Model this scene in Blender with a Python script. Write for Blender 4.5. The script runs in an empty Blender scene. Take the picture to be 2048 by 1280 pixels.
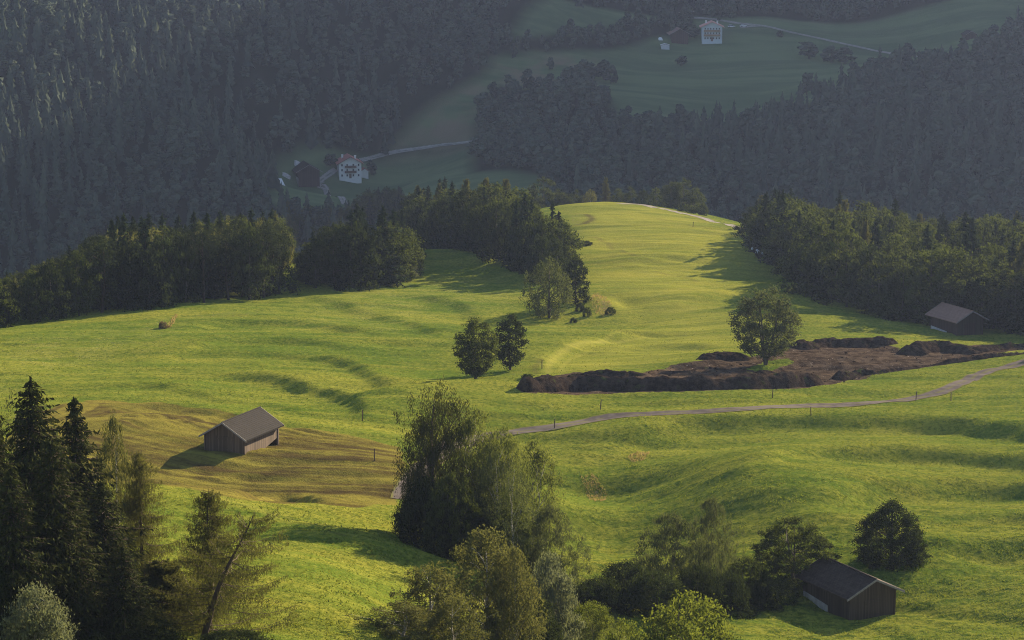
SUN_PHI, SUN_EL, SUN_E, SKY_E = 49, 21.5, 5.0, .05
HAZE_C, HAZE_D, HAZE_G = (.145, .185, .315, 1), .000098, .5
EXPO = 2.62
import bpy, math, random
import numpy as np
from mathutils import Vector, Matrix

R = math.radians
C = bpy.context.scene.collection
rng = np.random.default_rng(7)
random.seed(7)

# ------------------------------------------------------------------ camera
FPX, IW, IH, YH = 5000.0, 2048.0, 1280.0, -300.0      # focal length in photo pixels, eye level far above the frame
TH = math.atan((IH/2 - YH)/FPX)
CT, ST = math.cos(TH), math.sin(TH)

def ray(px, py):
    xc, yc = (px - IW/2)/FPX, (IH/2 - py)/FPX
    return xc, CT + yc*ST, -ST + yc*CT

def P(px, py, Y):
    x, y, z = ray(px, py)
    s = Y/y
    return Vector((x*s, Y, z*s))

def project(x, y, z):
    d = y*CT - z*ST
    up = y*ST + z*CT
    return IW/2 + FPX*x/d, IH/2 - FPX*up/d

def ss(a, b, t):
    t = np.clip((t - a)/(b - a), 0, 1)
    return t*t*(3 - 2*t)

# ------------------------------------------------------------------ value noise (numpy, world space)
_perm = np.random.default_rng(3).random((256, 256))
def vnoise(x, y):
    xi, yi = np.floor(x).astype(int), np.floor(y).astype(int)
    fx, fy = x - xi, y - yi
    fx = fx*fx*(3 - 2*fx); fy = fy*fy*(3 - 2*fy)
    g = lambda a, b: _perm[a & 255, b & 255]
    return ((g(xi, yi)*(1-fx) + g(xi+1, yi)*fx)*(1-fy) + (g(xi, yi+1)*(1-fx) + g(xi+1, yi+1)*fx)*fy)*2 - 1

# ------------------------------------------------------------------ terrain: a height field fitted through surveyed points
CP = [  # photo column, photo row, distance
 # near left slope
 (600,1270,196),(700,1170,221),(600,1100,238),(480,1040,252),(385,985,268),(300,1060,240),(780,1250,206),(830,1112,248),
 (300,1150,214),(100,1200,203),(0,1100,218),(-150,1050,225),(640,1060,250),
 # mown brown field
 (200,830,334),(300,930,301),(450,900,309),(600,1000,284),(500,1002,286),(700,950,297),(800,900,315),(790,1010,279),(420,820,341),(640,850,333),(560,885,315),(100,860,325),
 # left meadow
 (100,720,415),(330,655,458),(600,640,470),(600,720,412),(600,790,370),(350,760,385),(720,830,344),(820,700,430),(850,620,492),(0,790,370),(-150,740,400),
 (150,630,486),(0,652,468),(330,612,500),(540,600,516),(750,572,544),(600,560,550),(640,530,580),(850,500,610),(930,497,622),(960,540,575),(1050,570,545),
 (900,766,377),(1000,760,381),(800,778,370),(905,757,398),(960,748,408),(1050,735,412),(1080,700,432),
 # middle meadow
 (1100,640,490),(1170,590,512),(1225,625,500),(1040,690,438),(1200,640,492),(1250,570,528),(1300,680,450),(1200,720,422),(1400,620,492),(1400,560,540),(1300,500,598),(1450,500,598),
 (1130,450,690),(1200,405,760),(1300,412,748),(1400,436,722),(1490,460,690),(1250,440,700),(1350,470,650),
 # road shelf, diggings
 (1050,785,372),(1300,790,372),(1300,745,396),(1450,720,414),(1530,728,412),(1620,775,382),(1700,720,416),(1780,680,444),(1800,740,404),(1950,690,440),(2048,700,430),
 (1109,852,350),(1000,868,344),(1300,828,360),(1600,815,366),(1830,797,372),(1980,742,402),(2048,727,408),(2048,780,378),(2200,700,425),
 (1905,668,470),(1700,640,480),(1600,600,515),(1505,485,645),(1600,560,560),(1780,628,505),(2048,662,482),
 # right slope
 (1300,868,344),(1200,895,336),(1700,850,350),(2000,850,350),(1700,895,330),(2000,900,328),(1500,895,331),
 (1490,935,308),(1600,960,303),(1380,920,327),(1300,1000,311),(1180,1075,294),(1200,1000,317),(1600,1030,288),(1450,1085,283),(1350,1130,275),(1250,1165,268),(1150,1130,272),
 (1750,1000,300),(1900,1050,286),(2000,1200,256),(1700,1225,256),(1700,1275,246),(1500,1260,246),(2048,1000,302),(2048,1090,276),(1800,1130,268),(1550,1180,262),(2200,1100,270),(2200,900,325),
 # wooded gully below
 (880,1100,262),(940,1180,243),(950,1330,216),(1100,1250,238),(1250,1215,250),(1400,1290,236),(1050,1150,262),(1150,1320,228),(820,1000,284),(840,940,302),(900,900,322),(1100,1000,300),(1000,940,318),
 (1600,1350,228),(1900,1350,230),(1250,1400,215),
]
HP = [  # hidden ground: x, y, z
 (0,9,-5),(0,25,-13),(0,60,-27),(0,110,-43),(0,160,-56),(-40,170,-57),(40,170,-60),(-60,120,-42),(60,120,-47),(60,190,-66),(-30,60,-26),(30,60,-28),(-6,8,-6),(8,8,-7),
 # the plateau's rim and the drop behind it
 (-190,520,-97),(-110,600,-106),(-60,640,-106),(-130,700,-125),(-220,640,-118),(-60,740,-124),(-30,700,-109),(0,680,-106),
 (-260,800,-160),(-120,850,-160),(0,880,-150),(100,880,-150),(180,820,-140),(170,680,-116),(110,700,-113),(140,700,-117),(150,725,-124),(120,735,-124),(200,600,-104),(180,540,-98),(140,600,-101),
 (160,640,-106),(230,700,-138),(300,800,-150),(260,560,-105),(320,620,-128),
 (-260,1000,-190),(-100,1000,-192),(0,1040,-186),(100,1000,-180),(220,960,-172),(400,1000,-165),(-400,900,-175),
]
FP = [  # far valley side, photo column, row, distance
 (100,455,1090),(300,420,1110),(0,300,1160),(200,200,1220),(400,250,1190),(200,0,1330),(0,50,1280),(500,100,1290),(700,0,1380),
 (560,365,1225),(697,358,1250),(640,395,1215),(760,312,1290),(940,285,1290),(880,220,1320),(850,350,1210),(980,150,1360),(900,60,1400),(1050,0,1450),
 (1100,300,1230),(1150,200,1300),(1250,130,1400),(1423,86,1450),(1330,96,1440),(1500,50,1500),(1300,0,1540),(1700,0,1580),(1570,150,1370),(1400,220,1290),(1250,240,1270),
 (1200,370,1150),(1500,430,1080),(1500,260,1230),(1700,100,1430),(1938,80,1440),(1800,150,1320),(1900,130,1330),(2048,100,1340),(1750,250,1210),(1900,300,1140),(2048,400,1060),(1750,400,1070),
 (2048,0,1540),(2300,200,1250),(2300,420,1030),(-250,200,1200),(-250,440,1060),
]
UP = [(-700,1700,20),(-300,1750,40),(0,1850,60),(300,1900,60),(-600,2200,245),(0,2250,312),(500,2250,312),(1200,2200,212),(-900,1300,-60),(-600,1100,-120),(700,1300,-120),(900,1700,-40),(700,700,-130),(-600,600,-120),(-300,350,-72),(300,350,-82),(-160,220,-58),(200,260,-76),(500,400,-95),(-500,350,-80),(120,250,-77)]  # unseen ground; high ridge points set to shade the far slope
pts = [tuple(P(*c)) for c in CP + FP] + HP + UP
pts = np.array([tuple(p) for p in pts])

def uv(x, y): return x/y, np.log(y)
cu, cv = uv(pts[:,0], pts[:,1])
def kern(d2): return 0.5*d2*np.log(np.maximum(d2, 1e-12))
n_ = len(pts)
K = kern((cu[:,None]-cu)**2 + (cv[:,None]-cv)**2) + np.eye(n_)*2e-5
Q = np.stack([np.ones(n_), cu, cv], 1)
A = np.block([[K, Q], [Q.T, np.zeros((3,3))]])
sol = np.linalg.solve(A, np.concatenate([pts[:,2], np.zeros(3)]))
def tps(x, y):
    x = np.asarray(x, float); y = np.asarray(y, float)
    u, v = uv(x.ravel(), y.ravel())
    out = np.empty_like(u)
    for i in range(0, len(u), 40000):
        a, b = u[i:i+40000], v[i:i+40000]
        out[i:i+40000] = kern((a[:,None]-cu)**2 + (b[:,None]-cv)**2) @ sol[:n_] + sol[n_] + sol[n_+1]*a + sol[n_+2]*b
    return out.reshape(x.shape)

def base_height(x, y):
    u = x/y
    z = tps(x, y)
    z = np.where(y < 30, np.minimum(z, -3 - .36*y), z)
    # unseen right-hand valley flank, shaped to keep the evening sun off the far slope
    z = z + 190*ss(.228, .42, u)*ss(930, 1120, y) + 230*ss(.30, .65, u)*ss(1400, 1850, y)
    return z

# grid: fine inside the view, coarse outside
def spaced(parts):
    out = []
    for a, b, n in parts: out += list(np.linspace(a, b, n, endpoint=False))
    return np.array(out + [parts[-1][1]])
GU = spaced([(-.8,-.25,24),(-.25,-.212,10),(-.212,.212,640),(.212,.25,10),(.25,.8,30)])
GY = np.concatenate([np.geomspace(5,180,70,endpoint=False), np.arange(180,330,.55), np.arange(330,480,.7), np.arange(480,780,1.1), np.geomspace(780,1040,40), np.geomspace(1046,1600,190), np.geomspace(1620,2400,24)])
UU, YY = np.meshgrid(GU, GY)
XX = UU*YY
ZZ = base_height(XX, YY)

def poly_world(pix):
    """photo polyline -> ground points (first visible ground along each ray)"""
    return np.array([tuple(hit(a, b)) for a, b in pix])

def height(x, y):
    """bilinear on the grid"""
    x = np.asarray(x, float); y = np.asarray(y, float)
    u = x/y
    i = np.clip(np.searchsorted(GU, u) - 1, 0, len(GU)-2)
    j = np.clip(np.searchsorted(GY, y) - 1, 0, len(GY)-2)
    a = np.clip((u - GU[i])/(GU[i+1]-GU[i]), 0, 1); b = np.clip((y - GY[j])/(GY[j+1]-GY[j]), 0, 1)
    return (ZZ[j,i]*(1-a) + ZZ[j,i+1]*a)*(1-b) + (ZZ[j+1,i]*(1-a) + ZZ[j+1,i+1]*a)*b

def hit(px, py, y0=150., y1=1700.):
    x, y, z = ray(px, py)
    Y = np.concatenate([np.arange(y0, min(y1, 800), .4), np.arange(800, max(801, y1), 1.5)])
    Y = Y[(Y >= y0) & (Y <= y1)]
    d = z/y*Y - height(x/y*Y, Y)
    k = np.argmax(d < 0) if (d < 0).any() else len(Y)-1
    if k > 0:
        t = d[k-1]/(d[k-1]-d[k]) if d[k-1] != d[k] else 0
        Yh = Y[k-1] + t*(Y[k]-Y[k-1])
    else: Yh = Y[0]
    return Vector((x/y*Yh, Yh, z/y*Yh))

def line_dist(pl, x, y):
    """distance, side (+ = towards the camera for a line drawn left to right) and 0..1 parameter along a polyline"""
    best = np.full(x.shape, 1e9); side = np.zeros(x.shape); par = np.zeros(x.shape)
    seg = np.linalg.norm(np.diff(pl[:, :2], axis=0), axis=1); cum = np.concatenate([[0], np.cumsum(seg)]); L = cum[-1]
    for k in range(len(pl)-1):
        ax, ay = pl[k,:2]; dx, dy = pl[k+1,:2] - pl[k,:2]
        t = np.clip(((x-ax)*dx + (y-ay)*dy)/(dx*dx+dy*dy), 0, 1)
        ex, ey = x-ax-t*dx, y-ay-t*dy
        d = np.hypot(ex, ey); m = d < best
        best = np.where(m, d, best)
        side = np.where(m, np.sign(dy*ex - dx*ey), side)
        par = np.where(m, (cum[k]+t*seg[k])/L, par)
    return best, side, par

def smooth_line(pl, n=6):
    pl = np.array(pl, float)
    t = np.arange(len(pl)); tt = np.linspace(0, len(pl)-1, (len(pl)-1)*n+1)
    out = []
    for q in tt:
        k = min(int(q), len(pl)-2); f = q-k
        p0, p1, p2, p3 = pl[max(k-1,0)], pl[k], pl[k+1], pl[min(k+2,len(pl)-1)]
        out.append(.5*((2*p1)+(-p0+p2)*f+(2*p0-5*p1+4*p2-p3)*f*f+(-p0+3*p1-3*p2+p3)*f**3))
    return np.array(out)

BANKS = [  # photo polyline (left to right), height, width of the steep face, reach
 ([(1150,912),(1220,893),(1300,870),(1400,854),(1550,848),(1700,849),(1850,852),(1980,862),(2100,880),(2260,900)], 1.7, 5, 16),
 ([(1470,955),(1530,922),(1600,909),(1750,906),(1900,911),(2060,922),(2250,940)], 1.15, 4.5, 12),
 ([(1600,1045),(1680,1008),(1800,980),(1950,970),(2070,974),(2250,990)], 1.3, 6, 14),
 ([(1850,1120),(1900,1104),(1970,1096),(2080,1090),(2250,1090)], 1.1, 4.5, 11),
 ([(1640,1100),(1720,1062),(1800,1045),(1900,1035),(2060,1040),(2200,1050)], .8, 5, 10),
 ([(420,716),(500,708),(600,710),(680,724),(740,750),(768,778)], .85, 3.5, 13),
 ([(360,750),(470,752),(580,766),(660,786),(705,812),(722,842)], .95, 3.2, 12),
 ([(330,668),(440,648),(560,642),(680,654),(800,682)], .7, 4, 13),
 ([(520,590),(620,600),(720,620),(820,650),(900,690)], .5, 4, 12),
 ([(250,730),(340,712),(430,690),(540,684),(640,690),(740,714)], .55, 3.2, 12),
 ([(780,590),(860,600),(940,625),(985,650)], .6, 4, 12),
 ([(1210,700),(1290,690),(1380,692),(1450,700)], .7, 4, 9),
 ([(150,780),(300,770),(420,790),(540,806),(640,828)], .5, 3.5, 12),
 ([(200,806),(330,808),(430,818),(520,842),(640,858),(730,872)], .7, 3, 9),
 ([(470,1003),(560,1003),(640,1008),(716,1014)], .8, 1.6, 7),
 ([(860,500),(930,520),(1000,545),(1060,572)], .8, 6, 14),
 ([(1100,745),(1115,715),(1170,690),(1260,672),(1400,660),(1480,652)], .9, 4, 14),
 ([(1190,655),(1260,640),(1330,622),(1420,600),(1480,585)], .9, 5, 14),
 ([(1230,530),(1320,522),(1420,528),(1500,540)], .8, 7, 14),
 ([(1150,498),(1230,490),(1330,492),(1420,500)], .7, 7, 14),
 ([(690,794),(800,780),(900,768),(1040,758)], -1.6, 5, 14),
 ([(1150,600),(1190,600),(1225,612),(1238,630)], -1.2, 5, 8),
]
DD = np.zeros_like(ZZ)
for pix, h, w, L in BANKS:
    pl = smooth_line(poly_world(pix), 5)
    lo, hi = pl[:,:2].min(0) - 3*L, pl[:,:2].max(0) + 3*L
    m = (XX > lo[0]) & (XX < hi[0]) & (YY > lo[1]) & (YY < hi[1])
    d, s, t = line_dist(pl, XX[m], YY[m])
    sd = d*s + vnoise(XX[m]*.09, YY[m]*.09)*1.2
    fade = ss(0, .25, t)*ss(1, .75, t)
    DD[m] += h*1.5*(.5 - ss(-w/2, w/2, sd))*np.exp(-(d/L)**2*.8)*fade
for _ in range(6):
    DD[1:-1] = .25*DD[:-2] + .5*DD[1:-1] + .25*DD[2:]
    DD[:,1:-1] = .25*DD[:,:-2] + .5*DD[:,1:-1] + .25*DD[:,2:]
ZZ += DD
near = ss(150, 190, YY)*ss(860, 800, YY)
ZZ += near*(.55*vnoise(XX/30, YY/17) + .20*vnoise(XX/10, YY/5.5) + .06*vnoise(XX/3.2+9, YY/2.2) + .03*vnoise(XX/1.1, YY/1.1+5))
WY = YY + 14*vnoise(XX/75, YY/60) + 5*vnoise(XX/28+3, YY/30)
ZZ += near*(.30*vnoise(XX/55+11, WY/5.2) + .17*vnoise(XX/26+5, WY/2.2))
rough = near*ss(330, 260, YY)*ss(1050, 1250, project(XX, YY, ZZ)[0])
ZZ += rough*(.10*vnoise(XX/1.9+40, YY/1.5) + .14*vnoise(XX/4.2, YY/3.4+70))
ZZ += ss(1050,1200,YY)*ss(.4,.3,np.abs(UU))*5*vnoise(XX/70+3, YY/240)
ZZ += ss(1000,1150,YY)*(2.5*vnoise(XX/60, YY/60) + 1.2*vnoise(XX/22, YY/22))
PXX, PYY = project(XX, YY, ZZ)

# ------------------------------------------------------------------ mesh helpers
class MB:
    """collects quads (triangles as degenerate-free quads are never used) and links them as ONE mesh object"""
    def __init__(s): s.V = []; s.F = []; s.T = []; s.M = []; s.n = 0
    def add(s, V, F, tint=.5, mi=0):
        V = np.asarray(V, float).reshape(-1, 3); F = np.asarray(F, int).reshape(-1, 4)
        s.V.append(V); s.F.append(F + s.n); s.n += len(V)
        s.T.append(np.full(len(V), tint) if np.isscalar(tint) else np.asarray(tint, float)); s.M.append(np.full(len(F), mi))
        return s
    def box(s, lo, hi, mi=0, tint=.5):
        x0, y0, z0 = lo; x1, y1, z1 = hi
        return s.hexa([(x0,y0,z0),(x1,y0,z0),(x1,y1,z0),(x0,y1,z0),(x0,y0,z1),(x1,y0,z1),(x1,y1,z1),(x0,y1,z1)], mi, tint)
    def hexa(s, V, mi=0, tint=.5):
        return s.add(V, [(0,3,2,1),(4,5,6,7),(0,1,5,4),(1,2,6,5),(2,3,7,6),(3,0,4,7)], tint, mi)
    def tube(s, pts, rad, n=6, mi=0, cap=False):
        pts = np.asarray(pts, float); rad = np.broadcast_to(rad, len(pts))
        tg = np.gradient(pts, axis=0); tg /= np.linalg.norm(tg, axis=1)[:,None] + 1e-9
        ref = np.where(np.abs(tg[:,2:3]) > .9, [[1.,0,0]], [[0,0,1.]])
        a = np.cross(tg, ref); a /= np.linalg.norm(a, axis=1)[:,None] + 1e-9
        b = np.cross(tg, a)
        th = np.linspace(0, 2*np.pi, n, endpoint=False)
        V = pts[:,None] + rad[:,None,None]*(np.cos(th)[None,:,None]*a[:,None] + np.sin(th)[None,:,None]*b[:,None])
        k = len(pts); i = np.arange(k*n).reshape(k, n)
        F = np.stack([i[:-1], np.roll(i[:-1], -1, 1), np.roll(i[1:], -1, 1), i[1:]], -1).reshape(-1, 4)
        s.add(V, F, .5, mi)
        if cap and n == 8:
            for e in (0, k-1):
                V8 = V[e]; s.add(V8, [(0,1,2,3),(0,3,4,7),(4,5,6,7)], .5, mi)
        return s
    def mesh(s, name, mats, smooth=False):
        V = np.concatenate(s.V).astype(np.float32); F = np.concatenate(s.F).astype(np.int32)
        me = bpy.data.meshes.new(name)
        me.vertices.add(len(V)); me.vertices.foreach_set('co', V.ravel())
        me.loops.add(F.size); me.loops.foreach_set('vertex_index', F.ravel())
        me.polygons.add(len(F)); me.polygons.foreach_set('loop_start', np.arange(0, F.size, 4, dtype=np.int32))
        me.polygons.foreach_set('material_index', np.concatenate(s.M).astype(np.int32))
        me.polygons.foreach_set('use_smooth', np.full(len(F), smooth))
        at = me.attributes.new('tint', 'FLOAT', 'POINT'); at.data.foreach_set('value', np.concatenate(s.T).astype(np.float32))
        for m in (mats if isinstance(mats, (list, tuple)) else [mats]): me.materials.append(m)
        me.update(calc_edges=True)
        return me

def link(name, me, parent=None, loc=None):
    o = bpy.data.objects.new(name, me); C.objects.link(o)
    if parent is not None: o.parent = parent
    if loc is not None: o.location = loc
    return o
def empty(name, loc=(0,0,0), rz=0.):
    o = bpy.data.objects.new(name, None); C.objects.link(o); o.location = loc; o.rotation_euler = (0,0,rz); o.empty_display_size = .5
    return o
def tag(o, label=None, cat=None, group=None, kind=None):
    if label: o['label'] = label
    if cat: o['category'] = cat
    if group: o['group'] = group
    if kind: o['kind'] = kind
    return o

# ------------------------------------------------------------------ materials
class N:
    def __init__(s, name):
        s.m = bpy.data.materials.new(name); s.m.use_nodes = True; s.t = s.m.node_tree; s.t.nodes.clear()
        s.out = s.t.nodes.new('ShaderNodeOutputMaterial')
    def n(s, kind, props=None, **inp):
        nd = s.t.nodes.new('ShaderNode' + kind)
        for k, v in (props or {}).items(): setattr(nd, k, v)
        for k, v in inp.items(): s.set(nd, k.replace('_', ' '), v)
        return nd
    def set(s, nd, k, v):
        sock = nd.inputs[int(k)] if k.isdigit() else nd.inputs[k]
        if isinstance(v, bpy.types.NodeSocket): s.t.links.new(v, sock)
        elif isinstance(v, bpy.types.Node): s.t.links.new(v.outputs[0], sock)
        else: sock.default_value = (*v, 1) if isinstance(v, (tuple, list)) and len(v) == 3 and sock.type == 'RGBA' else v
    def attr(s, name): return s.n('Attribute', {'attribute_name': name}).outputs['Fac']
    def math(s, op, a, b=0., c=None):
        nd = s.n('Math', {'operation': op}); s.set(nd, '0', a); s.set(nd, '1', b)
        if c is not None: s.set(nd, '2', c)
        return nd.outputs[0]
    def ramp(s, v, a, b): 
        nd = s.n('MapRange', {'interpolation_type': 'SMOOTHSTEP'}); s.set(nd, 'Value', v); s.set(nd, 'From Min', a); s.set(nd, 'From Max', b)
        return nd.outputs[0]
    def mix(s, f, a, b):
        nd = s.n('Mix', {'data_type': 'RGBA'}); s.set(nd, '0', f); s.set(nd, '6', a); s.set(nd, '7', b)
        return nd.outputs[2]
    def noise(s, vec, scale, detail=3., rough=.55):
        return s.n('TexNoise', Vector=vec, Scale=scale, Detail=detail, Roughness=rough).outputs[0]
    def coord(s, kind='Object', scale=None, rot=None):
        c = s.n('TexCoord').outputs[kind]
        if scale is None and rot is None: return c
        mp = s.n('Mapping'); s.set(mp, 'Vector', c)
        if scale: mp.inputs['Scale'].default_value = scale
        if rot: mp.inputs['Rotation'].default_value = rot
        return mp.outputs[0]
    def geo(s, scale=None):
        g = s.n('NewGeometry').outputs['Position']
        if scale is None: return g
        mp = s.n('Mapping'); s.set(mp, 'Vector', g); mp.inputs['Scale'].default_value = scale
        return mp.outputs[0]
    def bump(s, h, strength, dist): return s.n('Bump', Height=h, Strength=strength, Distance=dist).outputs[0]
    def done(s, shader): s.t.links.new(shader.outputs[0] if isinstance(shader, bpy.types.Node) else shader, s.out.inputs[0]); return s.m

def plain(name, col, rough=.7, var=.25, scale=3., spec=.2, bump=0.):
    m = N(name); c = m.coord(); nz = m.noise(c, scale, 4)
    dark = tuple(v*(1-var) for v in col); lite = tuple(min(1, v*(1+var)) for v in col)
    b = m.n('BsdfPrincipled', Base_Color=m.mix(m.ramp(nz, .3, .7), dark, lite), Roughness=rough)
    b.inputs['Specular IOR Level'].default_value = spec
    if bump: m.set(b, 'Normal', m.bump(nz, bump, .05))
    return m.done(b)

def foliage(name, a, b, trans=.3, hue=.35):
    """leaf colour between a and b by leaf and by tree"""
    m = N(name)
    rnd = m.n('ObjectInfo').outputs['Random']
    f = m.math('ADD', m.math('MULTIPLY', m.attr('tint'), 1-hue), m.math('MULTIPLY', rnd, hue))
    col = m.mix(f, a, b)
    d = m.n('BsdfDiffuse', Color=col)
    tcol = m.mix(.4, col, (b[0]*1.5, b[1]*1.5, b[2]*.7))
    t = m.n('BsdfTranslucent', Color=tcol)
    mx = m.n('MixShader'); mx.inputs[0].default_value = trans
    m.t.links.new(d.outputs[0], mx.inputs[1]); m.t.links.new(t.outputs[0], mx.inputs[2])
    return m.done(mx)

def bark(name, col, white=False):
    m = N(name); c = m.coord(scale=(3,3,.7))
    if white:
        c2 = m.coord(scale=(1.5,1.5,5)); f = m.ramp(m.noise(c2, 2., 4), .52, .62)
        col_ = m.mix(f, col, (.03,.028,.025))
    else: col_ = m.mix(m.noise(c, 4., 4), tuple(v*.5 for v in col), tuple(v*1.4 for v in col))
    b = m.n('BsdfPrincipled', Base_Color=col_, Roughness=.9); b.inputs['Specular IOR Level'].default_value = .1
    return m.done(b)

def boards(name, a, b, width=.2):
    """weathered vertical boards, one tone per board, streaks along the grain"""
    m = N(name); c = m.coord(); sep = m.n('SeparateXYZ', Vector=c)
    s_ = m.math('ADD', sep.outputs[0], sep.outputs[1])
    k = m.math('FLOOR', m.math('DIVIDE', s_, width))
    w = m.n('TexWhiteNoise', {'noise_dimensions': '1D'}, W=k).outputs[0]
    g = m.noise(m.coord(scale=(9,9,.5)), 2., 4)
    f = m.math('ADD', m.math('MULTIPLY', w, .6), m.math('MULTIPLY', g, .4))
    gap = m.math('LESS_THAN', m.math('FRACT', m.math('DIVIDE', s_, width)), .09)
    col = m.mix(gap, m.mix(f, a, b), tuple(v*.15 for v in a))
    bs = m.n('BsdfPrincipled', Base_Color=col, Roughness=.85); bs.inputs['Specular IOR Level'].default_value = .15
    return m.done(bs)

def tiles(name, a, b):
    m = N(name); c = m.coord(scale=(1,1,1)); sep = m.n('SeparateXYZ', Vector=c)
    k = m.math('ADD', m.math('FLOOR', m.math('DIVIDE', sep.outputs[0], .28)), m.math('MULTIPLY', m.math('FLOOR', m.math('DIVIDE', sep.outputs[1], .3)), 37.))
    w = m.n('TexWhiteNoise', {'noise_dimensions': '1D'}, W=k).outputs[0]
    w2 = m.n('TexWhiteNoise', {'noise_dimensions': '1D'}, W=m.math('FLOOR', m.math('DIVIDE', sep.outputs[1], .3))).outputs[0]
    f = m.math('ADD', m.math('ADD', m.math('MULTIPLY', w, .3), m.math('MULTIPLY', w2, .25)), m.math('MULTIPLY', m.noise(c, .8, 5), .45))
    bs = m.n('BsdfPrincipled', Base_Color=m.mix(f, a, b), Roughness=.9); bs.inputs['Specular IOR Level'].default_value = .06
    return m.done(bs)

# ------------------------------------------------------------------ ground masks
def in_poly(poly, x, y):
    c = np.zeros(x.shape, bool); n = len(poly)
    for i in range(n):
        (x0, y0), (x1, y1) = poly[i], poly[(i+1) % n]
        if y0 == y1: continue
        c ^= ((y0 > y) != (y1 > y)) & (x < (x1-x0)*(y-y0)/(y1-y0) + x0)
    return c
def ground_poly(pix): return [tuple(hit(a, b))[:2] for a, b in pix]
def poly_mask(poly, soft):
    """0..1 over the ground grid: .5 on the outline of a ground-plan polygon, soft metres either side"""
    p = np.array(poly); lo, hi = p.min(0) - soft*2, p.max(0) + soft*2
    out = np.zeros(XX.shape); m = (XX > lo[0]) & (XX < hi[0]) & (YY > lo[1]) & (YY < hi[1])
    if not m.any(): return out
    x, y = XX[m], YY[m]
    d, _, _ = line_dist(np.vstack([p, p[:1]]), x, y)
    d = np.where(in_poly(poly, x, y), d, -d)
    out[m] = np.clip(.5 + .5*d/soft, 0, 1)
    return out

# ------------------------------------------------------------------ ground plan of the place
FIELD = ground_poly([(175,800),(250,803),(330,806),(430,818),(520,843),(640,860),(740,878),(798,895),(812,940),(800,985),(790,1008),(716,1016),(600,1006),(500,1002),(430,990),(340,972),(200,965),(60,930),(0,890),(60,830)])
SOIL = ground_poly([(1044,784),(1058,758),(1110,752),(1150,744),(1250,748),(1290,746),(1340,732),(1400,722),(1470,714),(1500,716),(1580,697),(1620,690),(1780,690),(1810,704),(1850,706),(1950,690),(2080,684),(2080,700),(1960,712),(1900,724),(1760,745),(1690,762),(1620,775),(1400,782),(1200,787)])
ISLAND = ground_poly([(1490,738),(1530,722),(1575,716),(1590,724),(1560,734),(1520,742)])
DRY = [([(1160,955),(1185,948),(1200,965),(1215,985),(1210,1003),(1190,1003),(1170,980)], .5), ([(1256,915),(1275,905),(1300,906),(1290,920),(1265,926)], .45), ([(1207,927),(1226,926),(1226,934),(1210,936)], .5),
       ([(1185,585),(1200,586),(1225,606),(1236,624),(1205,634),(1190,622)], .5), ([(1150,640),(1180,634),(1185,640),(1150,644)], .5),
       ([(980,748),(1010,738),(1060,726),(1080,748),(1040,756)], .3), ([(860,766),(930,748),(960,752),(930,762)], .35), ([(750,572),(800,564),(832,550),(840,560),(800,575),(760,580)], .4),
       ([(330,642),(420,622),(560,622),(540,630),(400,640)], .33), ([(0,700),(200,672),(320,640),(320,660),(200,700),(60,740),(0,760)], .28),
       ([(1130,428),(1170,428),(1185,436),(1172,446),(1140,452),(1130,448)], .35), ([(1540,1150),(1560,1148),(1570,1156),(1545,1160)], .3), ([(1860,712),(2048,708),(2048,716),(1880,722)], .2),
       ([(1960,755),(2060,745),(2060,790),(1980,785)], .3), ([(560,520),(612,505),(612,515),(560,540)], .6)]
MEAD_FAR = [ground_poly(p) for p in (
    [(1025,62),(1110,-10),(2085,-10),(2085,55),(1985,85),(1920,118),(1800,132),(1700,160),(1640,200),(1560,228),(1480,252),(1400,262),(1260,272),(1228,215),(1190,180),(1000,172),(960,158),(985,112),(1040,104)],
    [(990,110),(960,155),(905,185),(845,225),(790,275),(765,312),(830,300),(945,290),(955,250),(985,195),(1005,165),(1180,170),(1180,110)],
    [(535,352),(560,318),(640,285),(680,306),(760,316),(830,300),(945,287),(945,345),(1110,352),(1110,420),(700,440),(560,440),(535,400)],
    [(-60,30),(40,58),(30,92),(-60,105)])]
STRIP = [ground_poly(p) for p in ([(1030,106),(1030,78),(1150,70),(1250,48),(1380,38),(1385,66),(1300,78),(1190,102)],)]
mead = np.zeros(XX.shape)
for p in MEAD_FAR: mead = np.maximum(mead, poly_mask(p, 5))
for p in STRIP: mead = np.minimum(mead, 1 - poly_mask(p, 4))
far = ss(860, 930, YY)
soil = np.minimum(poly_mask(SOIL, 1.6), 1 - poly_mask(ISLAND, 1.2))
dry = np.zeros(XX.shape)
for pix, a in DRY: dry = np.maximum(dry, a*poly_mask(ground_poly(pix), 2.2)*1.0)
brown = poly_mask(FIELD, 2.0)
fbrown = poly_mask(MEAD_FAR[1], 12)
row = line_dist(smooth_line(poly_world([(60,830),(175,802),(330,806),(430,818),(520,843),(640,860),(740,878),(840,890)]), 4), XX, YY)[0]
tuft_shade = ss(345, 270, YY)*ss(1050, 1230, PXX)
tuft_shade = np.maximum(tuft_shade, 1.0*poly_mask(ground_poly([(1150,925),(1300,895),(1480,945),(1600,1035),(1450,1095),(1250,1125),(1160,1080)]), 8))  # rank grass in the hollow, darkened further as painted shade
flower = np.maximum(poly_mask(ground_poly([(680,570),(800,550),(950,565),(1050,580),(1050,610),(900,625),(780,660),(640,640)]), 12), poly_mask(ground_poly([(0,690),(250,650),(350,640),(300,690),(0,780)]), 8))

mown = poly_mask(ground_poly([(1110,410),(1200,403),(1300,414),(1490,462),(1500,500),(1440,600),(1470,650),(1460,700),(1300,728),(1100,748),(1105,715),(1170,690),(1280,665),(1340,640),(1250,635),(1200,560),(1150,500)]), 7)
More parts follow.
